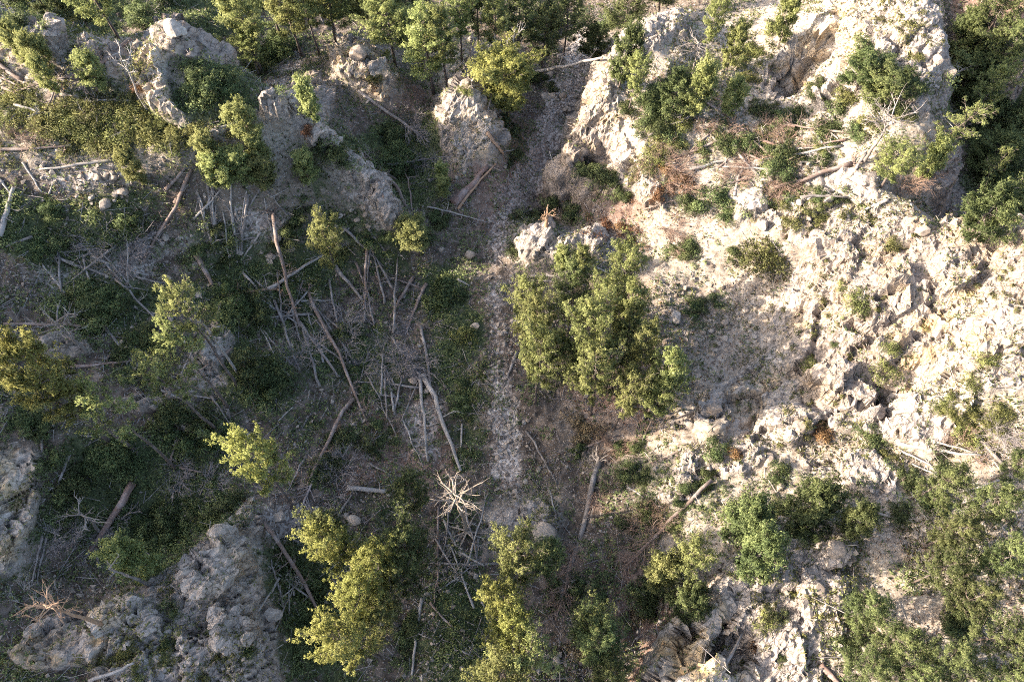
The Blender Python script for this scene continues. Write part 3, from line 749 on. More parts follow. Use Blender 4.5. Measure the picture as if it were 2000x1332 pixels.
# ---------------------------------------------------------------- finding the ground under a pixel
def ground_z(x, y):
    x, y = np.asarray(x, float), np.asarray(y, float)
    i = np.clip(np.searchsorted(GX, x) - 1, 0, len(GX) - 2)
    j = np.clip(np.searchsorted(GY, y) - 1, 0, len(GY) - 2)
    a = np.clip((x - GX[i]) / (GX[i + 1] - GX[i]), 0, 1)
    b = np.clip((y - GY[j]) / (GY[j + 1] - GY[j]), 0, 1)
    return TZ[j, i] * (1 - a) * (1 - b) + TZ[j, i + 1] * a * (1 - b) + TZ[j + 1, i] * (1 - a) * b + TZ[j + 1, i + 1] * a * b
TT = np.arange(18, 130, .12)
def hit(u, v, lift=0.0):                 # where the sight line of a pixel comes to 'lift' metres above the ground
    dx, dy, dz = ray(u, v)
    x, y, z = dx * TT, dy * TT, CAM_H + dz * TT
    below = z < ground_z(x, y) + lift
    k = int(np.argmax(below)) if below.any() else len(TT) - 1
    return Vector((x[k], y[k], float(ground_z(x[k], y[k]))))
def px_m(p):                             # metres per photograph pixel at a point
    return float(project(p[0], p[1], p[2])[2]) / FPX

# ---------------------------------------------------------------- plants and dead wood: prototype meshes
def tufts(buf, C, A, size, m, rng, tint, slim=.17):
    n = len(C)
    d = unit(A[:, None, :] * 0.75 + rng.normal(size=(n, m, 3)))
    side = unit(np.cross(d, rng.normal(size=(n, m, 3))))
    L = (size * (0.65 + 0.6 * rng.random((n, m))))[..., None]
    wd = L * slim
    b = C[:, None, :] + d * L * 0.05
    v = np.stack([b - side * wd * .6, b + d * L * .55 + side * wd, b + d * L, b + d * L * .5 - side * wd], 2).reshape(-1, 3)
    nr = unit(d * .55 + A[:, None, :] * .75 + rng.normal(size=d.shape) * .12).reshape(-1, 3)      # leaves turn their upper side outwards
    g = np.cross(v[1::4] - v[0::4], v[2::4] - v[0::4])
    flip = (g * nr).sum(1) < 0
    k = np.arange(n * m)[:, None] * 4
    q = np.where(flip[:, None], k + [0, 3, 2], k + [0, 1, 2])
    q2 = np.where(flip[:, None], k + [0, 2, 1], k + [0, 2, 3])
    t = np.concatenate([q, q2])
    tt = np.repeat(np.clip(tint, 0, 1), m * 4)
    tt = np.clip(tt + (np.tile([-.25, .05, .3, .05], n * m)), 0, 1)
    buf.add(v, t, tt, np.repeat(nr, 4, 0))

def pine(seed, H, R, cb, shape, nl=30, lean=0.0, sparse=1.0, bare=0.15):
    """one conifer: trunk, limbs and a crown of needle tufts; shape 0 = tall oval, 1 = flat rounded top"""
    rng = np.random.default_rng(seed)
    tb, lb, cbuf = Buf(), Buf(), Buf()
    n = 9
    hz = np.linspace(-0.5, H, n)
    bend = np.cumsum(rng.normal(size=(n, 2)) * H * .006, 0)
    path = np.stack([bend[:, 0] + lean * (hz / H) ** 2 * H, bend[:, 1], hz], 1)
    r0 = 0.013 * H + 0.05
    rad = r0 * (1 - hz.clip(0) / H * 0.88)
    rad[0] *= 1.25
    tube(tb, path, rad, 8, True, rng, .2)
    C, A = [], []
    lobes = rng.random(16) * 0.65 + 0.6
    for k in range(nl):
        t = cb + (0.985 - cb) * ((k + rng.random()) / nl) ** 0.85
        z = t * H
        base = np.array([np.interp(z, hz, path[:, 0]), np.interp(z, hz, path[:, 1]), z])
        az = k * 2.39996 + rng.normal() * .35
        s = (t - cb) / (1 - cb)
        prof = (math.sin(math.pi * min(1, .18 + .82 * s)) ** .7 + .12) if shape < .5 else (.45 + .75 * s) * (1 - s ** 6) + .15
        if shape >= .5 and s > .8:
            prof = .75
        if s > .93:
            prof = .35
        L = R * prof * lobes[int(az / .4) % 16] * (.75 + .4 * rng.random())
        up = .15 + .75 * s + rng.normal() * .12
        dirh = np.array([math.cos(az), math.sin(az), 0])
        q = np.linspace(0, 1, 5)[:, None]
        P = base + dirh * L * q + np.array([0, 0, 1]) * L * (up * q ** 1.6 - .12 * np.sin(q * math.pi)) + rng.normal(size=(5, 3)) * L * .025
        tube(lb, P, np.linspace(.22, .05, 5) * r0 * (.5 + L / R * .6), 4, False)
        ns = int(5 + 5 * L / R)
        for j in range(ns):
            f = .28 + .72 * (j + rng.random()) / ns
            bp = np.array([np.interp(f, q[:, 0], P[:, a]) for a in range(3)])
            sd = 1 if j % 2 else -1
            a2 = az + sd * (.5 + .5 * rng.random())
            l2 = L * .42 * (1.15 - .6 * f) * (.7 + .6 * rng.random())
            e = bp + np.array([math.cos(a2) * l2, math.sin(a2) * l2, l2 * (.25 + .4 * rng.random())])
            tube(lb, [bp, (bp + e) / 2 + [0, 0, -.03], e], [.03, .022, .012], 3, False)
            if rng.random() < bare * .4:
                continue
            for f2 in np.arange(.3, 1.01, .7 / max(2, int(3.2 * sparse))):
                C.append(bp + (e - bp) * f2 + rng.normal(size=3) * .10)
                A.append(unit(np.array([math.cos(a2) * .4, math.sin(a2) * .4, .9])))
                for _ in range(int(2.6 * sparse + rng.random())):
                    C.append(C[-1] + rng.normal(size=3) * [.15, .15, .07] + [0, 0, .02])
                    A.append(unit(np.array([math.cos(a2) * .3, math.sin(a2) * .3, 1])))
    C, A = np.array(C), np.array(A)
    patchy = fbm(C[:, 0] * .6, C[:, 1] * .6, C[:, 2] * .6, 2, s=seed)
    ti = np.clip(.45 + (patchy - .5) * 1.2 + rng.normal(size=len(C)) * .14, 0, 1)
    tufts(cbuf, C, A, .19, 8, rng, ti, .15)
    return tb, lb, cbuf

def shrub(seed, R, Hh, leaf, n, nlobe=8):
    rng = np.random.default_rng(seed)
    fb, sb = Buf(), Buf()
    C, A = [], []
    for k in range(nlobe):
        az, rr = rng.random() * 6.283, R * .68 * math.sqrt(rng.random())
        cz = Hh * (.35 + .35 * rng.random()) * (1 - .4 * rr / R)
        c = np.array([math.cos(az) * rr, math.sin(az) * rr, cz])
        lr = R * (.28 + .28 * rng.random())
        d = unit(rng.normal(size=(n // nlobe, 3)))
        d[:, 2] = np.abs(d[:, 2]) * 1.1 - .25
        p = c + d * lr * (rng.random((len(d), 1)) ** .35) * [1, 1, .85]
        C.append(p)
        A.append(unit(d))
        tube(sb, [[0, 0, -.25], c * [.5, .5, .5], c * [.9, .9, .85]], [.045, .03, .015], 4, False)
        for _ in range(4):
            e = c + unit(rng.normal(size=3)) * lr * .95
            tube(sb, [c * .7, e], [.018, .006], 3, False)
    C, A = np.concatenate(C), np.concatenate(A)
    C[:, 2] = np.maximum(C[:, 2], .02)
    pt = fbm(C[:, 0] * 1.4, C[:, 1] * 1.4, C[:, 2] * 1.4, 2, s=seed)
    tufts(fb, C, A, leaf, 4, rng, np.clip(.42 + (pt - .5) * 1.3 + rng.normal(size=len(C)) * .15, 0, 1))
    return fb, sb

def twigs(buf, p, d, L, r, depth, rng, spread=.7, kids=3, grav=0.0, sides=3):
    """a branch that forks again and again"""
    n = 4
    q = np.linspace(0, 1, n)[:, None]
    bend = unit(rng.normal(size=3)) * .22
    P = p + d * L * q + bend * L * q ** 2 + np.array([0, 0, grav]) * L * q ** 2
    tube(buf, P, np.linspace(r, r * .5, n), sides if depth < 2 else 4, depth >= 2)
    if depth == 0:
        return
    for k in range(kids):
        f = .35 + .65 * (k + rng.random()) / kids
        bp = np.array([np.interp(f, q[:, 0], P[:, a]) for a in range(3)])
        d2 = unit(d + rng.normal(size=3) * spread)
        twigs(buf, bp, d2, L * (.45 + .3 * rng.random()), r * .52, depth - 1, rng, spread, kids, grav, sides)

def dead_bush(seed, R, Hh, n=16, flat=.5):
    rng = np.random.default_rng(seed)
    b = Buf()
    for k in range(n):
        az = rng.random() * 6.283
        d = unit(np.array([math.cos(az), math.sin(az), flat + rng.random() * .8]))
        twigs(b, np.array([math.cos(az), math.sin(az), 0]) * R * .25 * rng.random() + [0, 0, -.1], d, R * (.5 + .35 * rng.random()), .022, 2, rng, .55, 4)
    return b

def boulder(seed, blocky=.5):
    rng = np.random.default_rng(seed)
    import bmesh
    bm = bmesh.new()
    bmesh.ops.create_icosphere(bm, subdivisions=3, radius=1)
    v = np.array([x.co[:] for x in bm.verts])
    t = np.array([[q.index for q in f.verts] for f in bm.faces])
    bm.free()
    for _ in range(9):                       # cut by planes: broken, angular stone
        nrm = unit(rng.normal(size=3))
        k = .55 + .35 * rng.random()
        dd = v @ nrm
        v = v - np.clip(dd - k, 0, None)[:, None] * nrm
    v = v * (1 + .16 * (fbm(v[:, 0] * 2 + seed, v[:, 1] * 2, v[:, 2] * 2, 3, s=seed) - .5)[:, None])
    return v, t

PINES = {}
def reg_pine(key, mat, *a, **k):
    tb, lb, cb = pine(*a, **k)
    PINES[key] = (tb.mesh('trunk', M['bark'], True), lb.mesh('branches', M['bark']), cb.mesh('crown', M[mat]), a[1], a[2])
for i in range(2):
    reg_pine(('oval', i), 'pine', 100 + i, 12, 2.2, .30, 0, 40)
    reg_pine(('round', i), 'pine', 110 + i, 11, 2.9, .36, 1, 38)
    reg_pine(('dark', i), 'pine_dark', 120 + i, 11, 2.5, .30, 0, 36)
for i in range(2):
    reg_pine(('young', i), 'pine', 130 + i, 5, 1.5, .12, 0, 26, bare=.1)
    reg_pine(('youngdark', i), 'pine_dark', 140 + i, 5, 1.6, .10, 0, 26)
    reg_pine(('thin', i), 'pine', 150 + i, 11, 1.9, .55, 0, 20, sparse=.8, bare=.8)
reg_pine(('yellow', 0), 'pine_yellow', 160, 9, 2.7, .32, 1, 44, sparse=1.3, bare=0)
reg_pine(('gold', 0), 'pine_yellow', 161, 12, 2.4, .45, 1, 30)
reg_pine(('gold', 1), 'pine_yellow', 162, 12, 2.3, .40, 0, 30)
reg_pine(('lean', 0), 'pine', 163, 10, 2.3, .45, 0, 22, lean=.22, sparse=.7, bare=1.0)

SHRUBS = {}
def reg_shrub(key, mat, twig, *a):
    fb, sb = shrub(*a)
    SHRUBS[key] = (fb.mesh('foliage', M[mat]), sb.mesh('stems', M[twig]), a[1])
for i in range(3):
    reg_shrub(('dark', i), 'shrub', 'bark', 200 + i, 1.6, 1.5, .13, 1200, 9)
    reg_shrub(('olive', i), 'olive', 'bark', 210 + i, 1.6, 1.2, .14, 850, 9)
    reg_shrub(('mat', i), 'olive', 'bark', 220 + i, 2.2, .8, .13, 1100, 14)
reg_shrub(('rust', 0), 'rust', 'twig_brown', 230, 1.2, 1.0, .12, 600, 7)
reg_shrub(('rust', 1), 'rust', 'twig_brown', 231, 1.2, .9, .12, 600, 7)
for i in range(2):
    reg_shrub(('straw', i), 'straw', 'twig_brown', 240 + i, 1.4, .5, .16, 500, 9)
DEADB = {}
for i in range(3):
    DEADB[('grey', i)] = (dead_bush(250 + i, 1.6, 1.0).mesh('twigs', M['twig_grey']), 1.6)
    DEADB[('brown', i)] = (dead_bush(260 + i, 1.6, 1.0, 20).mesh('twigs', M['twig_brown']), 1.6)
    DEADB[('bleached', i)] = (dead_bush(270 + i, 1.6, 1.0, 9, .9).mesh('twigs', M['pale']), 1.6)
BRANCH = {}
for i in range(4):
    rng = np.random.default_rng(300 + i)
    b = Buf()
    twigs(b, np.zeros(3), np.array([0, 0, 1.0]), .8, .035, 2 if i % 2 else 1, rng, .6, 3)
    for mk in ('grey', 'pale', 'brown', 'red', 'ochre', 'tan'):
        BRANCH[(mk, i)] = b.mesh('branch', M[mk])
CROWN = {}
for i in range(3):                            # the dry top of a fallen tree, lying along +x
    rng = np.random.default_rng(320 + i)
    b = Buf()
    tube(b, [[0, 0, 0], [1.6, .1, .05], [3.2, 0, .05]], [.09, .06, .02], 5, False)
    for k in range(30):
        f = k / 30
        az = rng.random() * 6.283
        d = unit(np.array([.75, math.cos(az), math.sin(az) * .6 + .15]))
        twigs(b, np.array([f * 3.0, .05, .03]), d, (1.5 - .8 * f) * (.6 + .5 * rng.random()), .024, 2, rng, .45, 3)
    for mk in ('grey', 'brown', 'pale'):
        CROWN[(mk, i)] = b.mesh('dead_top', M['twig_' + mk] if mk != 'pale' else M['pale'])
ROOTS = []
for i in range(2):                            # torn-up root plate facing -x
    rng = np.random.default_rng(340 + i)
    b = Buf()
    for k in range(16):
        az = k * 6.283 / 16 + rng.normal() * .2
        d = unit(np.array([-.55 - .3 * rng.random(), math.cos(az), math.sin(az)]))
        twigs(b, np.array([.1, 0, 0]), d, .55 + .4 * rng.random(), .07, 1, rng, .5, 2, 0, 4)
    ROOTS.append(b)
ROOTM = {(mk, i): ROOTS[i].mesh('root_plate', M[mk]) for mk in ('grey', 'pale', 'brown', 'red', 'ochre', 'tan') for i in range(2)}
BOULD = []
for i in range(7):
    v, t = boulder(400 + i)
    BOULD.append(make_mesh('boulder', v, t, M['stone'], np.full(len(v), (i % 3) * .2)))

RN = random.Random(7)
def put_pine(u, v, wpx, h, kind, label, group, z0=None, at=.70):
    """u, v: middle of the crown in the photograph; wpx: crown width in pixels; h: height in metres"""
    opts = [k for k in PINES if k[0] == kind]
    tr, br, cr, H, R = PINES[RN.choice(opts)]
    base = hit(u, v, h * at)
    if z0 is not None:                       # it grows on low ground behind a rock: the floor there is at about z0
        x, y = map(float, at_z(u, v, z0 + h * at))
        base = Vector((x, y, float(ground_z(x, y))))
    s_h = h / H
    wm = wpx * px_m((base.x, base.y, base.z + h * .7))
    s_w = max(.55 * s_h, min(1.9 * s_h, wm / (2 * R * 1.12)))
    e = link('pine_tree', None)
    e.location = base
    e.rotation_euler = (RN.uniform(-.05, .05), RN.uniform(-.05, .05), 0 if kind == 'lean' else RN.uniform(0, 6.28))
    e.scale = (s_w, s_w, s_h)
    tag(e, label, 'pine tree', group)
    link('trunk', tr, e)
    link('branches', br, e)
    link('crown', cr, e)
    return e
def put_shrub(u, v, rpx, kind, label, group, squash=1.0, name='shrub', cat='shrub'):
    opts = [k for k in SHRUBS if k[0] == kind]
    fo, st, R = SHRUBS[RN.choice(opts)]
    p = hit(u, v, .4)
    s = rpx * px_m(p) / R
    e = link(name, None)
    e.location = p + Vector((0, 0, -.1))
    e.rotation_euler = (0, 0, RN.uniform(0, 6.28))
    e.scale = (s * RN.uniform(.9, 1.15), s * RN.uniform(.9, 1.15), s * squash * RN.uniform(.85, 1.15))
    tag(e, label, cat, group)
    link('foliage', fo, e)
    link('stems', st, e)
    return e
SCRUB = []
def put_scrub(u, v, rpx, kind, squash=1.0):
    p = hit(u, v, .2)
    SCRUB.append((kind, p, rpx * px_m(p), squash))
ORD = 'leftmost second third fourth fifth sixth seventh eighth ninth tenth eleventh twelfth thirteenth fourteenth fifteenth sixteenth seventeenth eighteenth nineteenth twentieth'.split()
def ordinal(lab, k, n):
    return lab if n == 1 else f'{lab}, {"leftmost" if k == 0 else "rightmost" if k == n - 1 else ORD[k] + " from left"}'
def put_dead(u, v, rpx, kind, label, group):
    opts = [k for k in DEADB if k[0] == kind]
    me, R = DEADB[RN.choice(opts)]
    p = hit(u, v, .3)
    s = rpx * px_m(p) / R
    e = link('dead_bush', me)
    e.location = p
    e.rotation_euler = (0, 0, RN.uniform(0, 6.28))
    e.scale = (s, s, s * RN.uniform(.7, 1.0))
    return tag(e, label, 'dead bush', group)
def put_boulder(u, v, rpx, label, group, flat=.7):
    p = hit(u, v, 0)
    s = rpx * px_m(p)
    e = link('boulder', RN.choice(BOULD))
    e.location = p + Vector((0, 0, s * flat * .25))
    e.rotation_euler = (RN.uniform(-.3, .3), RN.uniform(-.3, .3), RN.uniform(0, 6.28))
    e.scale = (s * RN.uniform(.9, 1.25), s * RN.uniform(.75, 1.0), s * flat)
    return tag(e, label, 'boulder', group)
def rough_log(buf, P0, P1, r0, r1, rng, sag=.02, seg=9, sides=8):
    q = np.linspace(0, 1, seg)[:, None]
    L = np.linalg.norm(P1 - P0)
    wob = np.cumsum(rng.normal(size=(seg, 3)) * [.0, .011, .007], 0) * L
    wob -= q * wob[-1]
    P = P0 + (P1 - P0) * q + wob
    tube(buf, P, np.linspace(r0, r1, seg), sides, True, rng, .22)
    return P
def put_log(pts, dia, mat, label, stubs=4, root=False, top=None, group='fallen logs and dead trunks', name='fallen_log', thin=.55, lift=0.0, cat='log'):
    """pts: two ends in the photograph, the thick one first; dia: thickness in pixels"""
    rng = np.random.default_rng(int(pts[0][0] * 7 + pts[0][1] * 13 + pts[1][0]))
    A, B = hit(*pts[0], .15), hit(*pts[1], .12)
    r0 = max(.035, dia * .43 * px_m(A))
    r1 = r0 * thin
    A, B = A + Vector((0, 0, r0 * .7 + lift)), B + Vector((0, 0, r1 * .7 + lift))
    # rest on the ground between: raise until no more than a hand's depth is buried
    q = np.linspace(.05, .95, 15)
    gz = ground_z(A.x + (B.x - A.x) * q, A.y + (B.y - A.y) * q)
    lz = A.z + (B.z - A.z) * q
    deep = float(np.max(gz - lz))
    if deep > 0:
        A.z += min(deep, .8) * .9
        B.z += min(deep, .8) * .9
    d = B - A
    L = d.length
    buf = Buf()
    P = rough_log(buf, np.zeros(3), np.array([L, 0, 0]), r0, r1, rng)
    o = link(name, buf.mesh(name, M[mat], True))
    o.location = A
    o.rotation_euler = d.to_track_quat('X', 'Z').to_euler()
    tag(o, label, cat, group)
    for k in range(stubs):
        f = rng.uniform(.25, .97)
        c = link('branch', BRANCH[(mat if mat in ('grey', 'pale', 'brown', 'red', 'ochre', 'tan') else 'grey', int(rng.integers(4)))], o)
        c.location = Vector([float(np.interp(f, np.linspace(0, 1, len(P)), P[:, a])) for a in range(3)])
        c.rotation_euler = (rng.uniform(-1.7, 1.7), rng.uniform(.1, .8), 0)
        s = rng.uniform(.5, 1.25) * min(1.4, .45 + L * .09)
        c.scale = (s, s, s)
    if root:
        c = link('root_plate', ROOTM[(mat, int(rng.integers(2)))], o)
        s = max(.8, r0 * 3.6)
        c.scale = (s, s, s)
    if top:
        c = link('dead_top', CROWN[(top, int(rng.integers(3)))], o)
        c.location = (L * .72, 0, 0)
        s = max(.8, min(1.7, L * .13))
        c.scale = (s, s, s * .8)
        c.rotation_euler = (rng.uniform(-.5, .5), 0, 0)
    return o

# ---------------------------------------------------------------- fallen logs: ends in the photograph (thick end first), thickness in pixels, wood, what it looks like
for a in [
    ([(172, 178), (262, 92)], 17, 'brown', 'thick broken brown log with a torn pale butt near the upper left crest', dict(stubs=6, root=True)),
    ([(-10, 122), (44, 156)], 14, 'brown', 'short thick brown log poking in at the upper left edge'),
    ([(-8, 146), (47, 174)], 6, 'brown', 'thin dark pole just below the thick brown log at the upper left edge', dict(stubs=2)),
    ([(-10, 301), (142, 287)], 8, 'brown', 'long level brown log at the boundary of sun and shade, left edge', dict(stubs=9)),
    ([(192, 280), (274, 243)], 6, 'pale', 'thin pale pole slanting across the sunlit juniper slope', dict(stubs=2)),
    ([(224, 312), (77, 331)], 8, 'pale', 'grey-white log lying level above the white scree, left slope', dict(stubs=3)),
    ([(45, 318), (84, 378)], 6, 'pale', 'thin pale pole leaning down beside the white scree, left'),
    ([(95, 378), (107, 352)], 5, 'pale', 'short pale stick crossing the white scree on the left', dict(stubs=1)),
    ([(-2, 462), (27, 366)], 15, 'pale', 'thick pale forked log standing up the left edge', dict(stubs=3)),
    ([(-6, 346), (20, 378)], 7, 'pale', 'pale limb crossing the top of the thick forked log, left edge', dict(stubs=1)),
    ([(325, 372), (361, 328)], 10, 'brown', 'leftmost of three parallel brown logs below the crest shrubs', dict(stubs=1)),
    ([(372, 330), (276, 510)], 9, 'brown', 'longest of three parallel brown logs, running down into the shade', dict(stubs=4)),
    ([(343, 400), (368, 360)], 10, 'brown', 'lowest and shortest of three parallel brown logs below the crest shrubs', dict(stubs=1)),
    ([(404, 411), (417, 364)], 7, 'pale', 'short white forked pole left of the two long upright logs', dict(stubs=3)),
    ([(448, 346), (458, 468)], 6, 'pale', 'slim white pole running straight down beside the long grey log', dict(stubs=2)),
    ([(452, 414), (465, 497)], 8, 'pale', 'bleached straight log below the crest, left of its slim twin', dict(stubs=2)),
    ([(458, 408), (474, 462)], 5, 'pale', 'slim bleached pole leaning right of the straight bleached log', dict(stubs=1)),
    ([(486, 381), (472, 502)], 9, 'grey', 'grey-brown straight log just right of the bleached poles', dict(stubs=3)),
    ([(532, 416), (586, 642)], 10, 'brown', 'very long brown log slanting down the middle of the shaded slope', dict(stubs=7, root=True)),
    ([(406, 269), (484, 248)], 7, 'pale', 'pale sunlit log lying along the crest among young pines', dict(stubs=2)),
    ([(651, 467), (684, 446)], 6, 'pale', 'short pale log above the long pale one, by a sunlit sapling', dict(stubs=1)),
    ([(105, 500), (226, 546)], 9, 'grey', 'straight grey log above the dark shrub patch on the left slope', dict(stubs=6)),
    ([(226, 546), (323, 645)], 6, 'grey', 'thin grey pole continuing down right from the straight grey log', dict(stubs=4)),
    ([(241, 465), (122, 560)], 6, 'grey', 'long thin grey pole crossing over the straight grey log', dict(stubs=6)),
    ([(224, 457), (160, 504)], 5, 'grey', 'thin grey pole lying parallel above the crossing one, left', dict(stubs=3)),
    ([(64, 463), (12, 483)], 8, 'grey', 'short grey log near the left edge above the dark shrubs', dict(stubs=2)),
    ([(383, 498), (416, 562)], 13, 'brown', 'stout dark log upright between mossy shrubs, left of centre', dict(stubs=3)),
    ([(540, 566), (434, 578)], 9, 'ochre', 'orange-brown log with a splintered root end, left of centre', dict(stubs=5, root=True)),
    ([(521, 563), (632, 499)], 9, 'pale', 'pale log slanting up right from the splintered root end', dict(stubs=4)),
    ([(472, 531), (533, 597)], 6, 'pale', 'white splintered pole under the orange-brown log', dict(stubs=4)),
    ([(480, 528), (548, 588)], 4, 'pale', 'thinner white splinter beside the splintered pole', dict(stubs=2)),
    ([(537, 590), (588, 728)], 7, 'grey', 'grey pole running down from the splintered wood, left of centre', dict(stubs=5)),
    ([(585, 630), (660, 736)], 9, 'grey', 'grey log continuing below the very long brown one', dict(stubs=6)),
    ([(600, 571), (716, 822)], 9, 'brown', 'longest log of the central slope, from pale root clod to the bare twigs', dict(stubs=8, root=True)),
    ([(642, 548), (683, 720)], 5, 'grey', 'thin grey pole right of the longest central log', dict(stubs=4)),
    ([(653, 520), (710, 588)], 10, 'grey', 'grey log slanting down to the brush heap, centre left', dict(stubs=3)),
    ([(688, 780), (580, 1010)], 10, 'brown', 'long brown log slanting down left below the crossing logs', dict(stubs=8, top='grey')),
    ([(7, 634), (212, 636)], 9, 'brown', 'curved brown log lying level on the left edge', dict(stubs=5)),
    ([(208, 642), (258, 703)], 8, 'grey', 'grey log slanting down from the end of the curved one', dict(stubs=4)),
    ([(165, 607), (192, 630)], 6, 'grey', 'short grey stump-end above the curved log', dict(stubs=3)),
    ([(24, 657), (72, 689)], 7, 'grey', 'short grey pole below the curved log, left edge', dict(stubs=2)),
    ([(140, 718), (260, 706)], 8, 'red', 'slightly bowed reddish log right of the sunlit pine, left', dict(stubs=4)),
    ([(336, 624), (386, 710)], 7, 'grey', 'grey pole ending at the shaded grey outcrop', dict(stubs=3)),
    ([(544, 822), (573, 794)], 4, 'pale', 'small pale stick in the dark brush, left of the crossing logs', dict(stubs=1)),
    ([(332, 727), (386, 742)], 6, 'brown', 'bowed brown limb above the weathered rock step', dict(stubs=2)),
    ([(715, 484), (711, 603)], 7, 'brown', 'straight upright brown log ending in the grey brush heap', dict(stubs=2, top='grey')),
    ([(808, 541), (764, 616)], 9, 'brown', 'left one of a pair of slanting brown logs near the track', dict(stubs=2)),
    ([(831, 554), (794, 645)], 9, 'brown', 'right one of a pair of slanting brown logs near the track', dict(stubs=3, top='grey')),
    ([(715, 443), (752, 490)], 7, 'grey', 'grey log pointing at the sunlit bush below the rock rib', dict(stubs=2)),
    ([(671, 443), (749, 521)], 8, 'grey', 'grey log left of the one pointing at the sunlit bush', dict(stubs=3)),
    ([(825, 734), (900, 920)], 12, 'pale', 'stout pale-topped log leading down to the bleached standing snag', dict(stubs=4)),
    ([(815, 730), (836, 902)], 9, 'pale', 'splintered blue-white log left of the stout pale one', dict(stubs=8)),
    ([(822, 640), (846, 780)], 8, 'grey', 'dark grey log above the stout pale one, in the brush', dict(stubs=5)),
    ([(894, 545), (917, 558)], 6, 'pale', 'short curved pale branch left of the stony track', dict(stubs=2)),
    ([(1010, 688), (982, 756)], 8, 'grey', 'grey log at the left foot of the central pine clump', dict(stubs=4)),
    ([(1036, 541), (1106, 540)], 7, 'grey', 'upper of two grey logs lying level behind the central pines', dict(stubs=1)),
    ([(1040, 549), (1098, 552)], 6, 'grey', 'lower of two grey logs lying level behind the central pines', dict(stubs=2)),
    ([(1024, 844), (1088, 946)], 5, 'grey', 'thin straight grey pole on the track below the central pines', dict(stubs=3)),
    ([(902, 828), (900, 898)], 5, 'pale', 'thin upright pale pole right of the stout pale log', dict(stubs=2)),
    ([(1133, 508), (1188, 536)], 7, 'pale', 'pale sunlit log half hidden behind the central pines', dict(stubs=1)),
    ([(765, 657), (802, 710)], 6, 'grey', 'grey limb inside the big brush heap, centre', dict(stubs=6, top='grey')),
    ([(702, 184), (826, 275)], 9, 'grey', 'dead grey tree fallen down the gully below the rounded rock head', dict(stubs=4, top='grey')),
    ([(1049, 146), (1176, 118)], 8, 'pale', 'pale log bridging the gravel stream bed to the white cliff', dict(stubs=2, lift=.3)),
    ([(1028, 80), (1092, 65)], 6, 'brown', 'brown log lying across the head of the stream bed', dict(stubs=2)),
    ([(755, 343), (792, 404)], 10, 'brown', 'dark brown log upright beside the pale rock edge', dict(stubs=2, root=True)),
    ([(888, 400), (952, 328)], 20, 'red', 'shattered reddish trunk split into long shards', dict(stubs=5, thin=.5)),
    ([(893, 408), (968, 322)], 7, 'ochre', 'long orange shard lying against the shattered reddish trunk', dict(stubs=1)),
    ([(880, 396), (930, 352)], 6, 'red', 'short shard on the upper side of the shattered trunk', dict(stubs=1)),
    ([(835, 408), (952, 438)], 4, 'pale', 'thin pale pole below the shattered trunk', dict(stubs=5)),
    ([(952, 264), (984, 306)], 9, 'ochre', 'orange-brown snag clinging to the foot of the tall spur', dict(stubs=3)),
    ([(1259, 145), (1306, 168)], 6, 'brown', 'short brown log near the white cliff edge', dict(stubs=3)),
    ([(1412, 280), (1262, 333)], 7, 'brown', 'long brown log pointing at the white cliff edge', dict(stubs=4, top='brown')),
    ([(1252, 420), (1317, 402)], 5, 'brown', 'thin brown pole below the green alcove bush', dict(stubs=4)),
    ([(1345, 334), (1445, 309)], 8, 'pale', 'left one of two long white logs on the sunlit terrace', dict(stubs=2)),
    ([(1646, 285), (1485, 311)], 7, 'pale', 'right one of two long white logs on the sunlit terrace', dict(stubs=3)),
    ([(1662, 323), (1506, 373)], 12, 'brown', 'thick uprooted brown tree with its root plate in the air', dict(stubs=5, root=True, top='brown')),
    ([(1556, 295), (1440, 262)], 10, 'red', 'reddish fallen tree with a dry feathery top on the terrace', dict(stubs=8, top='brown')),
    ([(1664, 262), (1512, 241)], 6, 'brown', 'thin fallen tree with many dry side branches, uphill of the white logs', dict(stubs=12, top='brown')),
    ([(1475, 325), (1596, 323)], 8, 'grey', 'level grey log just below the right white log', dict(stubs=3)),
    ([(1559, 396), (1652, 394)], 7, 'grey', 'level grey log at the lower rim of the terrace', dict(stubs=3)),
    ([(1732, 394), (1690, 411)], 9, 'pale', 'short pale log at the right end of the terrace rim', dict(stubs=3)),
    ([(1800, 178), (1868, 153)], 7, 'pale', 'pale log jutting out over the dark gulch', dict(stubs=6)),
    ([(1650, 353), (1690, 372)], 5, 'brown', 'small dark pole below the uprooted brown tree', dict(stubs=1)),
    ([(1370, 196), (1458, 260)], 7, 'brown', 'brown log slanting down among the terrace shrubs', dict(stubs=5)),
    ([(1587, 258), (1624, 303)], 6, 'grey', 'short grey log crossing the right white log', dict(stubs=2)),
    ([(1748, 867), (1910, 892)], 9, 'pale', 'longest of the white shards below the ochre slab', dict(stubs=2)),
    ([(1755, 878), (1830, 915)], 6, 'pale', 'short white shard under the longest one below the ochre slab', dict(stubs=2)),
    ([(1820, 862), (1908, 884)], 6, 'pale', 'thin white shard above the longest one below the ochre slab', dict(stubs=1)),
    ([(1898, 842), (1962, 912)], 12, 'grey', 'grey log slanting into the brush on the right edge', dict(stubs=6)),
    ([(1387, 944), (1232, 1095)], 10, 'brown', 'long brown log leaning down left from the lone dark bush', dict(stubs=6, top='brown')),
    ([(1602, 1298), (1644, 1342)], 17, 'red', 'thick reddish log cut off by the bottom edge, right', dict(stubs=1)),
    ([(1993, 1069), (1914, 993)], 9, 'pale', 'pale branching dead trunk among the right edge pines', dict(stubs=8)),
    ([(1405, 1322), (1449, 1236)], 10, 'grey', 'grey splintered shard on the reddish cliff', dict(stubs=1)),
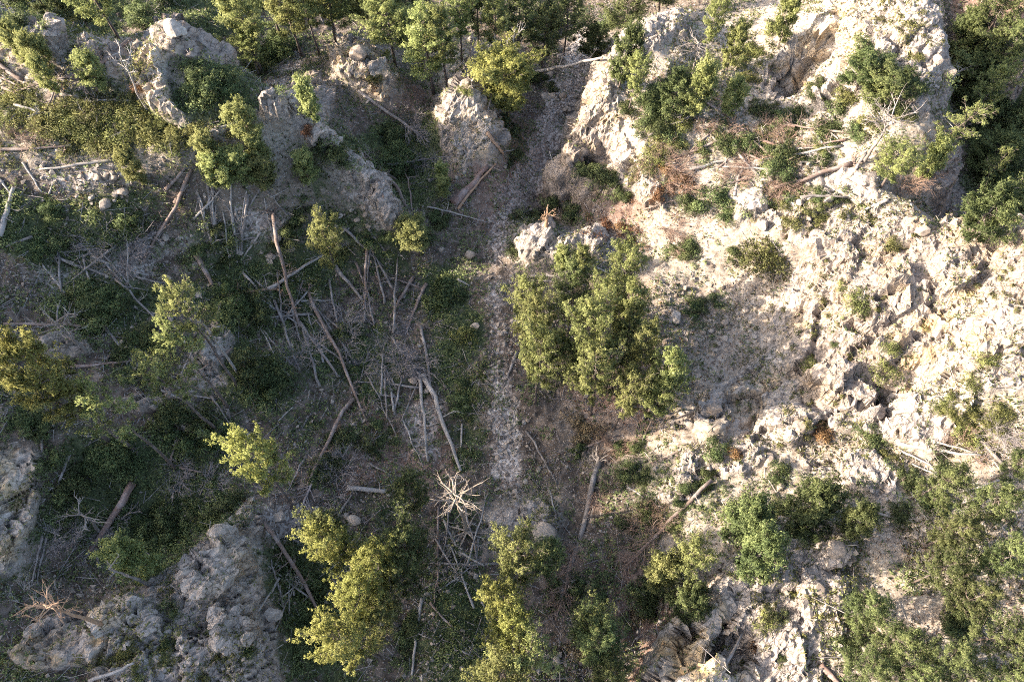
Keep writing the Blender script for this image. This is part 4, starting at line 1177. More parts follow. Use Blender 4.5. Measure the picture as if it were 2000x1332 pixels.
    ([(2004, 998), (1965, 1002)], 8, 'pale', 'short pale log at the right edge above the branching trunk', dict(stubs=2)),
    ([(678, 953), (756, 959)], 12, 'pale', 'stubby pale broken log lying level left of the bleached snag', dict(stubs=2, thin=.85)),
    ([(650, 1024), (687, 966)], 7, 'grey', 'grey forked limb below the stubby pale log', dict(stubs=5)),
    ([(825, 1167), (804, 1318)], 8, 'pale', 'long slim pale log at the bottom, left of the stony floor', dict(stubs=2)),
    ([(839, 1177), (918, 1252)], 6, 'brown', 'thin brown pole slanting right beside the slim pale log', dict(stubs=2)),
    ([(855, 990), (848, 1178)], 6, 'brown', 'thin upright brown pole left of the bleached snag roots', dict(stubs=3)),
    ([(867, 1016), (893, 1068)], 7, 'pale', 'pale limb leaning on the roots of the bleached snag', dict(stubs=3)),
    ([(896, 1078), (946, 1105)], 7, 'pale', 'blue-white limb right below the bleached snag roots', dict(stubs=4)),
    ([(1168, 903), (1094, 1172)], 14, 'grey', 'big uprooted grey tree lying across the lower valley, root plate uphill', dict(stubs=12, root=True, top='brown')),
    ([(1224, 952), (1292, 992)], 5, 'pale', 'thin dry sapling with side twigs right of the big uprooted tree', dict(stubs=12)),
    ([(926, 985), (943, 1024)], 5, 'grey', 'short grey pole right of the bleached snag', dict(stubs=1)),
    ([(940, 1174), (959, 1203)], 5, 'pale', 'short pale limb on the stony floor near the bottom', dict(stubs=2)),
    ([(1168, 1167), (1200, 1196)], 5, 'grey', 'short grey pole beyond the tip of the big uprooted tree', dict(stubs=1)),
    ([(900, 1268), (931, 1285)], 4, 'pale', 'crooked pale stick near the bottom edge', dict(stubs=2)),
    ([(1073, 958), (1084, 997)], 5, 'pale', 'short pale stick above the smooth grey hump', dict(stubs=3)),
    ([(260, 944), (174, 1078)], 18, 'red', 'thick reddish log in the dark hollow, lower left', dict(stubs=3, top='grey')),
    ([(511, 1020), (642, 1228)], 11, 'brown', 'long brown log running down right beside the rugged outcrop', dict(stubs=5)),
    ([(136, 887), (107, 973)], 8, 'grey', 'grey log upright beside the ochre rock bank', dict(stubs=2)),
    ([(186, 1330), (272, 1297)], 9, 'pale', 'pale log at the bottom left edge', dict(stubs=3)),
    ([(350, 911), (408, 923)], 6, 'brown', 'brown limb behind the lone sunlit pine, lower left', dict(stubs=4)),
    ([(416, 901), (384, 980)], 5, 'grey', 'thin grey pole left of the lone sunlit pine', dict(stubs=3)),
    ([(84, 1048), (60, 1142)], 6, 'grey', 'left one of two thin poles by the pale dry brush, lower left', dict(stubs=4)),
    ([(92, 1046), (74, 1140)], 6, 'grey', 'right one of two thin poles by the pale dry brush, lower left', dict(stubs=3)),
    ([(567, 1121), (575, 1164)], 8, 'pale', 'white splintered stub in the dark scrub beside the long brown log', dict(stubs=4)),
    ([(82, 884), (80, 812)], 6, 'grey', 'thin grey trunk below the sunlit pine on the left', dict(stubs=2)),
    ([(444, 793), (456, 848)], 5, 'grey', 'thin grey stake above the lone sunlit pine', dict(stubs=2)),
    ([(1130, 878), (1205, 850)], 6, 'brown', 'brown branchy pole between track and sunlit slope', dict(stubs=6)),
    ([(1270, 905), (1330, 880)], 6, 'brown', 'short brown pole on the slope right of the root plate', dict(stubs=4)),
    ([(1460, 352), (1390, 372)], 6, 'brown', 'short brown branchy log at the lower left of the terrace', dict(stubs=6)),
    ([(1690, 300), (1660, 345)], 9, 'grey', 'grey root-clad log beside the uprooted root plate', dict(stubs=6)),
    ([(720, 905), (766, 930)], 5, 'grey', 'small grey limb above the stubby pale log', dict(stubs=5)),
    ([(596, 895), (560, 960)], 5, 'grey', 'small grey pole right of the lone sunlit pine', dict(stubs=4)),
    ([(1710, 1000), (1790, 1020)], 6, 'pale', 'pale root lying along the ledge on the lower right slope', dict(stubs=5)),
]:
    put_log(*a[:4], **(a[4] if len(a) > 4 else {}))

for u, v, du, dv, n, mean, mats, lab in [
    (470, 440, 120, 80, 15, 100, ('pale', 'grey'), 'thin pole among the upright bleached logs'), (600, 640, 120, 100, 18, 60, ('grey', 'grey', 'pale'), 'thin pole between the long central logs'), (180, 520, 140, 80, 13, 20, ('grey', 'pale'), 'thin pole in the grey brush, left slope'),
    (740, 560, 70, 80, 9, 70, ('grey', 'brown'), 'thin pole above the brush heap'), (760, 800, 80, 110, 11, 60, ('grey', 'pale'), 'thin pole below the brush heap'), (400, 780, 150, 140, 15, 50, ('grey', 'brown'), 'thin pole in the dark scrub, left'),
    (900, 1090, 70, 110, 9, 80, ('pale', 'grey'), 'thin pole on the lower valley floor'), (1520, 300, 150, 50, 13, 165, ('pale', 'brown', 'red'), 'thin pole on the log terrace'), (1330, 230, 70, 90, 8, 150, ('brown', 'grey'), 'thin pole behind the white cliff edge'),
    (130, 200, 110, 80, 8, 150, ('brown', 'pale'), 'thin pole on the sunlit juniper slope'), (1860, 960, 110, 90, 8, 20, ('pale', 'grey'), 'thin pole in the lower right grove'), (560, 1150, 70, 110, 7, 60, ('grey', 'pale'), 'thin pole right of the rugged outcrop'), (760, 350, 70, 80, 7, 60, ('grey', 'brown'), 'thin pole in the hollow between the rock heads'),
]:
    pos = sorted((u + RN.uniform(-.62, .62) * du, v + RN.uniform(-.6, .6) * dv) for k in range(n))
    for k, (uu, vv) in enumerate(pos):
        an, ln = math.radians(mean + RN.gauss(0, 38)), RN.uniform(55, 150)
        sg = RN.choice((-1, 1))
        dx_, dy_ = math.cos(an) * ln * .5 * sg, math.sin(an) * ln * .5 * sg
        put_log([(uu - dx_, vv - dy_), (uu + dx_, vv + dy_)], RN.uniform(4, 7), RN.choice(mats), ordinal(lab, k, n), RN.randint(2, 6), group=lab)

# ---------------------------------------------------------------- standing dead trees
def put_snag(u, v, h, mat, label, spread, n, r=.16, roots=False, group='standing dead trees'):
    rng = np.random.default_rng(int(u + v * 3))
    p = hit(u, v, h)
    e = link('dead_tree', None)
    e.location = p
    tag(e, label, 'dead tree', group)
    b = Buf()
    n_ = 9
    hz = np.linspace(-.4, h, n_)
    bend = np.cumsum(rng.normal(size=(n_, 2)) * .05, 0)
    path = np.stack([bend[:, 0], bend[:, 1], hz], 1)
    tube(b, path, r * (1.05 - .8 * hz.clip(0) / h), 8, True, rng, .25)
    link('trunk', b.mesh('trunk', M[mat], True), e)
    for k in range(n):
        f = .62 + .38 * (k + rng.random()) / n
        az = k * 2.4 + rng.normal() * .3
        bb = Buf()
        d = unit(np.array([math.cos(az), math.sin(az), .25 + .5 * rng.random()]))
        twigs(bb, np.zeros(3), d, spread * (.6 + .6 * rng.random()), r * .38, 2, rng, .55, 3, 0, 4)
        c = link('branch', bb.mesh('branch', M[mat]), e)
        c.location = [float(np.interp(f * h, hz, path[:, a])) for a in range(3)]
    if roots:
        for k in range(7):
            az = k * .9 + rng.normal() * .2
            bb = Buf()
            twigs(bb, np.zeros(3), unit(np.array([math.cos(az), math.sin(az), -.12])), 1.3, r * .5, 1, rng, .4, 2, -.1, 5)
            c = link('root', bb.mesh('root', M[mat]), e)
            c.location = (0, 0, .35)
put_snag(893, 950, 10.5, 'tan', 'bleached snag with antler-like sunlit branches above the stony valley floor', 1.05, 13, .15, True)
put_snag(1003, 72, 9, 'pale', 'pale forked dead top behind the yellow-green pine', 1.2, 9, .13)
put_snag(105, 628, 4, 'grey', 'white antler-like dead top over the curved log, left', 1.2, 10, .12)
put_snag(360, 590, 10, 'pale', 'small pale dead top beside sunlit twigs, left of centre', .6, 6, .1)
put_snag(214, 1108, 5, 'grey', 'thin grey standing trunk above the rugged outcrop, lower left', .5, 4, .12)
put_snag(80, 1185, 6, 'ochre', 'sunlit pinkish dead top in the dry brush, lower left corner', 0.9, 14, .12)
put_snag(1366, 80, 4, 'grey', 'grey leaning dead tree with dense fine branches on the upper terrace', 1.3, 16, .14)
put_snag(1741, 228, 5, 'grey', 'grey bare dead crown on the brink above the dark gulch', 1.5, 18, .14)
put_snag(1072, 420, 1.6, 'ochre', 'pale star-shaped stump beside the pink path', .6, 8, .16)
put_snag(158, 1016, 3, 'grey', 'twisted white dead limb over the dark hollow, lower left', .9, 7, .12)
put_snag(225, 105, 5, 'pale', 'bare pale snag on the upper left crest, behind the broken log', .8, 8, .1)

# ---------------------------------------------------------------- pines: crown middle, crown width in pixels, height in metres, kind, label
G1, G2, G3, G4, G5 = 'pines at the head of the ravine', 'pines of the central clump', 'pines on the shaded left slope', 'pines at the bottom of the picture', 'pines on the sunlit right slope'
for a in [
    (205, 25, 94, 8.9, 'oval', 'tall bright pine standing alone behind the upper left crest', G1, 5),
    (95, 28, 53, 5.7, 'dark', 'small half-lit pine behind the jagged rim, top left', G1, 5),
    (30, 5, 106, 5.7, 'dark', 'dark pine in the top left corner', G1, 5),
    (150, 15, 83, 5.5, 'dark', 'dark pine left of the tall lone bright one', G1, 5),
    (468, 22, 94, 9.6, 'oval', 'bright pine at the left end of the row along the top edge', G1, 1),
    (560, 14, 76, 9.6, 'oval', 'second bright pine from the left in the row along the top edge', G1, -1.5),
    (482, 85, 47, 5.5, 'oval', 'low lit pine tip below the left end of the top row', G1, 1),
    (604, 40, 83, 8.9, 'round', 'bright pine directly above the dark gap left of the rounded rock', G1, -1.5),
    (648, 55, 73, 8.3, 'oval', 'narrow bright pine just above the rounded rock head', G1, -3),
    (640, 5, 78, 9.6, 'round', 'bright pine on the top edge above the narrow one', G1, -3),
    (715, 25, 92, 9.6, 'round', 'broad bright pine on the top edge, third right of the gap', G1, -3),
    (765, 75, 94, 8.9, 'oval', 'bright pine right of the rounded rock head', G1, -3),
    (812, 20, 71, 9.6, 'dark', 'darker pine behind the bright ones on the top edge', G1, -3),
    (838, 118, 92, 8.9, 'oval', 'bright pine leaning over the small gully left of the tall spur', G1, -3),
    (870, 128, 66, 8.3, 'oval', 'slim bright pine between its neighbour and the tall spur', G1, -3),
    (897, 45, 80, 8.9, 'round', 'bright pine behind the tip of the tall spur', G1, -3),
    (962, 40, 61, 8.9, 'oval', 'slim lit pine left of the pale forked dead top', G1, -3),
    (1010, 8, 78, 8.9, 'dark', 'dark pine on the top edge above the yellow-green one', G1, -3),
    (1062, 25, 66, 7.6, 'dark', 'dark pine left of the stream bed at the top edge', G1, -3),
    (930, 5, 71, 8.9, 'dark', 'dark pine on the top edge left of the slim lit one', G1, -3),
    (1110, 2, 71, 7.6, 'dark', 'dark pine at the top of the stream bed', G1, -3),
    (520, -8, 83, 8.3, 'dark', 'dark pine peeping in on the top edge between two bright ones', G1, -1.5),
    (990, 165, 128, 7.9, 'yellow', 'round yellow-green pine on the tip between gully and stream bed', G1, -3),
    (1228, 30, 73, 7.6, 'dark', 'dark pine at the top right of the stream bed', G1, -3),
    (1290, 8, 78, 6.9, 'dark', 'dark pine on the top edge behind the white cliff', G1, -3),
    (1165, 62, 50, 4.1, 'youngdark', 'small dark pine beside the stream bed at the foot of the cliff', G1, -3),
    (598, 190, 46, 4, 'young', 'small lone pine on the shaded rock step', G3),
    (592, 325, 50, 3.2, 'young', 'young pine alone below the narrow rock rib', G3),
    (478, 232, 60, 3.4, 'young', 'young pine on the crest at the rim of the bowl', G3),
    (405, 285, 50, 3.4, 'young', 'leftmost young pine of the sunlit crest group', G3),
    (425, 330, 60, 3.4, 'young', 'young pine low in the sunlit crest group', G3),
    (470, 318, 56, 3.4, 'young', 'middle young pine of the sunlit crest group', G3),
    (508, 330, 56, 3.4, 'young', 'rightmost young pine of the sunlit crest group', G3),
    (500, 285, 46, 3.4, 'young', 'topmost young pine of the sunlit crest group', G3),
    (62, 95, 52, 3.2, 'young', 'upper one of a string of young pines by the jagged rim', G3),
    (30, 78, 46, 3.2, 'young', 'young pine closest to the left edge under the jagged rim', G3),
    (82, 142, 34, 3.2, 'young', 'lowest and smallest of the young pines by the jagged rim', G3),
    (172, 135, 52, 3.2, 'young', 'young pine left of the broken brown log', G3),
    (252, 322, 42, 3.5, 'young', 'small bushy pine right of the grey-white log', G3),
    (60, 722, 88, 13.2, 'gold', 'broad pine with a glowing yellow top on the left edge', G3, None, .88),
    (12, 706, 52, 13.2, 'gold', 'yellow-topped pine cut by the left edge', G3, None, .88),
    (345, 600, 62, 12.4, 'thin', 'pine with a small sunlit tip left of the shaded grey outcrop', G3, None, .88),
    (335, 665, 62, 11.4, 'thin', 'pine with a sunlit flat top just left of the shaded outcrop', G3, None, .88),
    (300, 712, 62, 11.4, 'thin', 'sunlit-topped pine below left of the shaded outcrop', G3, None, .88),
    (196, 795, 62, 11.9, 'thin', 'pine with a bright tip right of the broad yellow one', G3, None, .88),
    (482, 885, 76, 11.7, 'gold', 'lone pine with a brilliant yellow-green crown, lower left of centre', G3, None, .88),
    (255, 1085, 48, 6, 'young', 'small green pine at the edge of the dark hollow, lower left', G3),
    (628, 455, 31, 8.2, 'round', 'slim sapling with a glowing tip below the rock rib', G3, None, .88),
    (808, 455, 62, 3.5, 'young', 'bushy half-lit young pine right of the pale rock edge', G3),
    (865, 362, 30, 2.5, 'young', 'small bright sapling left of the shattered trunk', G3),
    (862, 335, 28, 2.5, 'young', 'small sapling just above the bright one by the shattered trunk', G3),
    (1022, 588, 72, 9, 'round', 'uppermost left pine of the central clump', G2),
    (1052, 640, 74, 10, 'round', 'left middle pine of the central clump', G2),
    (1050, 705, 74, 10, 'round', 'lower left pine of the central clump, over the track', G2),
    (1090, 700, 60, 9, 'dark', 'darker pine between the left column and the broad heart of the clump', G2),
    (1118, 575, 72, 9, 'dark', 'dark pine at the top middle of the central clump', G2),
    (1215, 525, 78, 9, 'round', 'topmost pine of the central clump, against the low ledge', G2),
    (1190, 590, 66, 9, 'round', 'upper right middle pine of the central clump', G2),
    (1240, 605, 66, 10, 'oval', 'slim pine on the upper right of the central clump', G2),
    (1155, 660, 96, 11, 'round', 'broad pine at the heart of the central clump', G2),
    (1175, 720, 104, 11, 'round', 'largest pine of the central clump, below its heart', G2),
    (1225, 670, 66, 8, 'dark', 'shaded pine behind the heart of the central clump', G2),
    (1262, 690, 70, 10, 'oval', 'right middle pine of the central clump', G2),
    (1292, 735, 72, 10, 'oval', 'rightmost pine of the central clump', G2),
    (1222, 770, 90, 9, 'round', 'lowest left pine at the foot of the central clump', G2),
    (1288, 785, 80, 8, 'round', 'lowest right pine at the foot of the central clump', G2),
    (1140, 502, 40, 3, 'young', 'little bright bushy pine on the low ledge', G2),
    (1098, 500, 36, 3, 'young', 'little olive pine left of the bright bushy one on the ledge', G2),
    (700, 1160, 80, 11.5, 'gold', 'tall sunlit pine near the bottom, upper half of a glowing pair', G4),
    (692, 1245, 80, 12, 'gold', 'tallest glowing pine at the bottom edge, left of centre', G4),
    (748, 1190, 66, 9, 'round', 'half-shaded pine right of the glowing pair', G4),
    (735, 1095, 66, 11, 'gold', 'pine with a lit top above the glowing pair', G4),
    (795, 1075, 70, 10, 'dark', 'shaded green pine above right of the glowing pair', G4),
    (790, 1130, 70, 9, 'dark', 'shaded green pine beside the thin upright brown pole', G4),
    (632, 1045, 78, 9.5, 'dark', 'shaded pine with a lit tip right of the long brown log', G4),
    (655, 1065, 40, 10.5, 'gold', 'small glowing tip beside the shaded pine', G4),
    (800, 955, 66, 7, 'dark', 'low dark pine just left of the bleached snag', G4),
    (1000, 1105, 96, 10, 'round', 'sunlit pine below the smooth grey hump', G4),
    (985, 1170, 76, 10, 'gold', 'yellow-green pine in the middle of the bottom column', G4),
    (1000, 1240, 84, 11, 'gold', 'yellow-green pine lower in the bottom column', G4),
    (1045, 1290, 110, 11, 'thin', 'open-crowned pine with bare inner branches at the bottom edge', G4),
    (985, 1300, 70, 11, 'round', 'pine cut by the bottom edge left of the open-crowned one', G4),
    (1180, 1262, 104, 9, 'dark', 'dark dense pine at the bottom, right of the open-crowned one', G4),
    (1145, 1215, 60, 8, 'round', 'pine with lit top behind the dark dense one', G4),
    (1195, 1320, 80, 8, 'dark', 'dark pine cut by the bottom edge', G4),
    (1065, 1085, 60, 8, 'dark', 'shaded pine right of the sunlit one below the hump', G4),
    (1345, 1085, 92, 7, 'round', 'bright green pine above the steep cream cliff', G5),
    (1300, 1112, 70, 6, 'young', 'bright green pine leaning left of its neighbour above the cliff', G5),
    (1355, 1170, 66, 5, 'youngdark', 'dark young pine in the shade below the bright green one', G5),
    (1470, 1010, 92, 6, 'youngdark', 'broad dark pine in the middle of the lower right slope', G5),
    (1490, 1080, 80, 6, 'youngdark', 'dark pine above the top of the cream cliff', G5),
    (1600, 975, 90, 5, 'youngdark', 'spreading dark pine on the ledges, lower right', G5),
    (1680, 1010, 66, 3.6, 'youngdark', 'spreading dark pine right of its twin on the ledges', G5),
    (1845, 935, 86, 5.8, 'dark', 'large pine at the top of the lower right grove', G5),
    (1935, 985, 86, 6.5, 'dark', 'large pine by the right edge in the lower right grove', G5),
    (1870, 1035, 78, 5.8, 'dark', 'pine in the middle of the lower right grove', G5),
    (1965, 1095, 86, 6.5, 'dark', 'pine on the right edge below the branching dead trunk', G5),
    (1850, 1110, 70, 5.8, 'dark', 'pine above the red soil patch in the lower right grove', G5),
    (1690, 1190, 86, 5, 'dark', 'leftmost pine of the lower right grove', G5),
    (1755, 1245, 81, 5.8, 'dark', 'pine below the leftmost one in the lower right grove', G5),
    (1700, 1300, 70, 5, 'dark', 'pine at the bottom edge beside the thick reddish log', G5),
    (1850, 1285, 86, 6.5, 'dark', 'pine at the bottom of the lower right grove', G5),
    (1945, 1240, 78, 6.5, 'dark', 'pine near the bottom right corner', G5),
    (1985, 1310, 78, 6.5, 'dark', 'pine in the bottom right corner', G5),
    (1995, 905, 62, 5, 'dark', 'pine at the right edge above the grove', G5),
    (1780, 1320, 62, 5.8, 'dark', 'pine on the bottom edge between two others, lower right', G5),
    (1912, 1175, 66, 5.8, 'dark', 'pine right of the red soil patch, lower right grove', G5),
    (1222, 95, 56, 6, 'youngdark', 'dark pine at the top of the white cliff edge', G5),
    (1240, 150, 60, 6, 'round', 'pine hugging the top of the white cliff', G5),
    (1392, 42, 62, 7, 'round', 'rounded lit pine on the upper terrace, by the top edge', G5),
    (1438, 75, 44, 5, 'young', 'smaller pine right of the rounded lit one, upper terrace', G5),
    (1545, 28, 36, 5, 'young', 'small lit pine in front of the dark wood, left of the tower', G5),
    (1378, 158, 52, 6, 'young', 'upright bright pine in the middle of the upper terrace', G5),
    (1325, 175, 60, 4, 'youngdark', 'dark pine left of the upright bright one', G5),
    (1432, 180, 44, 4, 'young', 'pine right of the upright bright one, in light shade', G5),
    (1942, 172, 72, 9, 'round', 'lone sunlit pine crown rising out of the dark gulch', G5, -3.5),
    (1860, 250, 84, 5.5, 'lean', 'sparse pine leaning out over the dark gulch with bare branches', G5),
    (1755, 312, 96, 4.5, 'round', 'round-headed pine on the brink, right end of the terrace', G5),
    (1925, 350, 34, 7, 'thin', 'small lit pine tip deep in the dark gulch', G5, -4),
    (1835, 300, 26, 5, 'young', 'tiny sapling at the brink below the leaning pine', G5),
    (1950, 25, 80, 8, 'dark', 'pine in the top right corner', G5),
    (1900, 55, 70, 5, 'youngdark', 'dark pine right of the tower', G5),
    (1985, 80, 80, 6, 'dark', 'dark pine on the right edge below the corner', G5),
    (1700, 130, 84, 3.5, 'youngdark', 'dark spreading pine under the tower', G5),
    (1745, 165, 90, 3.5, 'youngdark', 'dark spreading pine below right of its twin under the tower', G5),
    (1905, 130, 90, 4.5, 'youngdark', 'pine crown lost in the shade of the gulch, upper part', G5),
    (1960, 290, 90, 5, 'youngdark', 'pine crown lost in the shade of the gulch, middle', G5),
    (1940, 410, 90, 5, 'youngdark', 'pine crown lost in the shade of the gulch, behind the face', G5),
]:
    put_pine(*a)

# ---------------------------------------------------------------- shrubs: middle, radius in pixels, kind, label, group
for a in [
    (1180, 352, 42, 'dark', 'rounded bright green bush filling the alcove under the white cliff'), (1140, 335, 28, 'dark', 'smaller green bush left in the alcove under the white cliff'), (1212, 385, 26, 'dark', 'low green bush at the lower end of the alcove'),
    (1496, 512, 62, 'olive', 'big round olive bush casting a spiky shadow on the white rock'), (1440, 500, 30, 'dark', 'green bush left of the big round olive one'), (1672, 590, 40, 'olive', 'olive bush in the middle of the broad sunlit face'),
    (1650, 560, 20, 'olive', 'small bush just above the one in the middle of the face'), (1742, 680, 24, 'olive', 'upper bush in the grassy cleft of the face'), (1728, 725, 34, 'olive', 'lower bush in the grassy cleft of the face'),
    (1592, 716, 30, 'olive', 'olive bush at the foot of the upper face'), (1632, 672, 12, 'dark', 'tiny dark bush alone on the face'), (1937, 700, 34, 'olive', 'bush high on the ochre slab by the right edge'), (1902, 742, 30, 'olive', 'bush left below the high one on the ochre slab'),
    (1705, 855, 40, 'dark', 'rounded grey-green bush under the cracked apron'), (1398, 876, 32, 'dark', 'grey-green bush on the small white bluff'), (1604, 845, 30, 'rust', 'red-brown bush on the cracked apron'), (1386, 922, 18, 'dark', 'compact dark bush at the head of the leaning brown log'),
    (1745, 478, 26, 'olive', 'flat olive bush just under the skyline of the face'), (1520, 925, 30, 'dark', 'dark round bush on the lower right slope'), (1740, 895, 22, 'olive', 'olive bush right of the rounded grey-green one'),
    (1500, 1215, 34, 'olive', 'olive bush on the cream cliff'), (1535, 1205, 18, 'dark', 'little green bush right of the one on the cream cliff'), (1480, 1260, 18, 'rust', 'brownish bush lower on the cream cliff'), (1530, 1285, 14, 'dark', 'little green bush near the bottom of the cream cliff'),
    (1288, 190, 34, 'dark', 'dark green bush on the upper terrace near the cliff'), (1225, 215, 26, 'dark', 'bush on top of the white cliff'), (1265, 255, 34, 'dark', 'dark bush in the bend of the white cliff'), (1330, 245, 28, 'olive', 'olive bush right of the dark one in the bend'),
    (1385, 395, 44, 'dark', 'broad green bush at the lower edge of the terrace'), (1420, 425, 30, 'dark', 'green bush below right of the broad one'), (1345, 400, 30, 'dark', 'green bush left of the broad one at the terrace edge'), (1430, 290, 26, 'dark', 'green bush between the terrace logs'),
    (1490, 215, 34, 'dark', 'green bush at the foot of the shadowed flank'), (1565, 225, 26, 'dark', 'green bush at the right end of the shadowed flank'), (1610, 310, 22, 'dark', 'small green bush below the right white log'), (1650, 190, 30, 'olive', 'olive bush between tower and terrace'),
    (1790, 105, 22, 'olive', 'small olive bush on the side of the tower'), (1690, 70, 20, 'olive', 'small olive bush on the face of the tower'), (1800, 175, 28, 'dark', 'dark bush among the white rocks'), (1770, 225, 26, 'olive', 'olive bush above the bare dead crown'),
    (1590, 175, 24, 'olive', 'olive bush on the rim above the shadowed flank'), (1510, 55, 26, 'olive', 'olive bush left of the tower foot'), (1705, 240, 30, 'olive', 'low olive bush on the terrace below the tower'),
    (273, 172, 20, 'rust', 'rust-orange bush on the crest near the bowl'), (604, 252, 22, 'rust', 'rust-orange bush under the shaded rock step'), (1250, 870, 22, 'dark', 'bright green bush by the branchy brown pole'), (1130, 880, 20, 'dark', 'green bush on the track edge beside the root plate'),
    (1270, 1000, 34, 'dark', 'dark bush left of the leaning brown log'), (1225, 1020, 26, 'dark', 'dark bush right of the big uprooted tree'), (730, 150, 22, 'olive', 'bright bush on the shoulder of the rounded rock head'), (910, 175, 20, 'olive', 'lit bush on the head of the tall spur'),
    (1440, 880, 20, 'rust', 'brown bush on the edge of the white bluff'), (990, 250, 36, 'dark', 'dark ivy-like bush along the foot of the tall spur'), (1002, 310, 28, 'dark', 'dark bush at the lower foot of the tall spur'), (1050, 150, 24, 'dark', 'dark bush right under the yellow-green pine'), (1075, 170, 20, 'dark', 'dark bush beside the gravel bed under the bridging log'),
    (230, 1000, 34, 'dark', 'dark bush in the hollow beside the thick reddish log'), (480, 1270, 26, 'dark', 'green bush on the right flank of the rugged outcrop'), (330, 1190, 26, 'dark', 'green bush on top of the rugged outcrop'), (330, 1260, 24, 'dark', 'green bush lower on the rugged outcrop'), (410, 1235, 20, 'dark', 'small bush between the two on the rugged outcrop'),
    (870, 575, 44, 'dark', 'dark green bush left of the stony track'), (905, 655, 30, 'olive', 'bush with one lit spot left of the stony track'), (1085, 395, 34, 'dark', 'dark bush above the star-shaped stump'), (1120, 420, 30, 'dark', 'dark bush right of the star-shaped stump'), (1005, 490, 22, 'dark', 'small dark bush left of the low ledge'),
]:
    put_shrub(*a, 'shrubs one can tell apart')
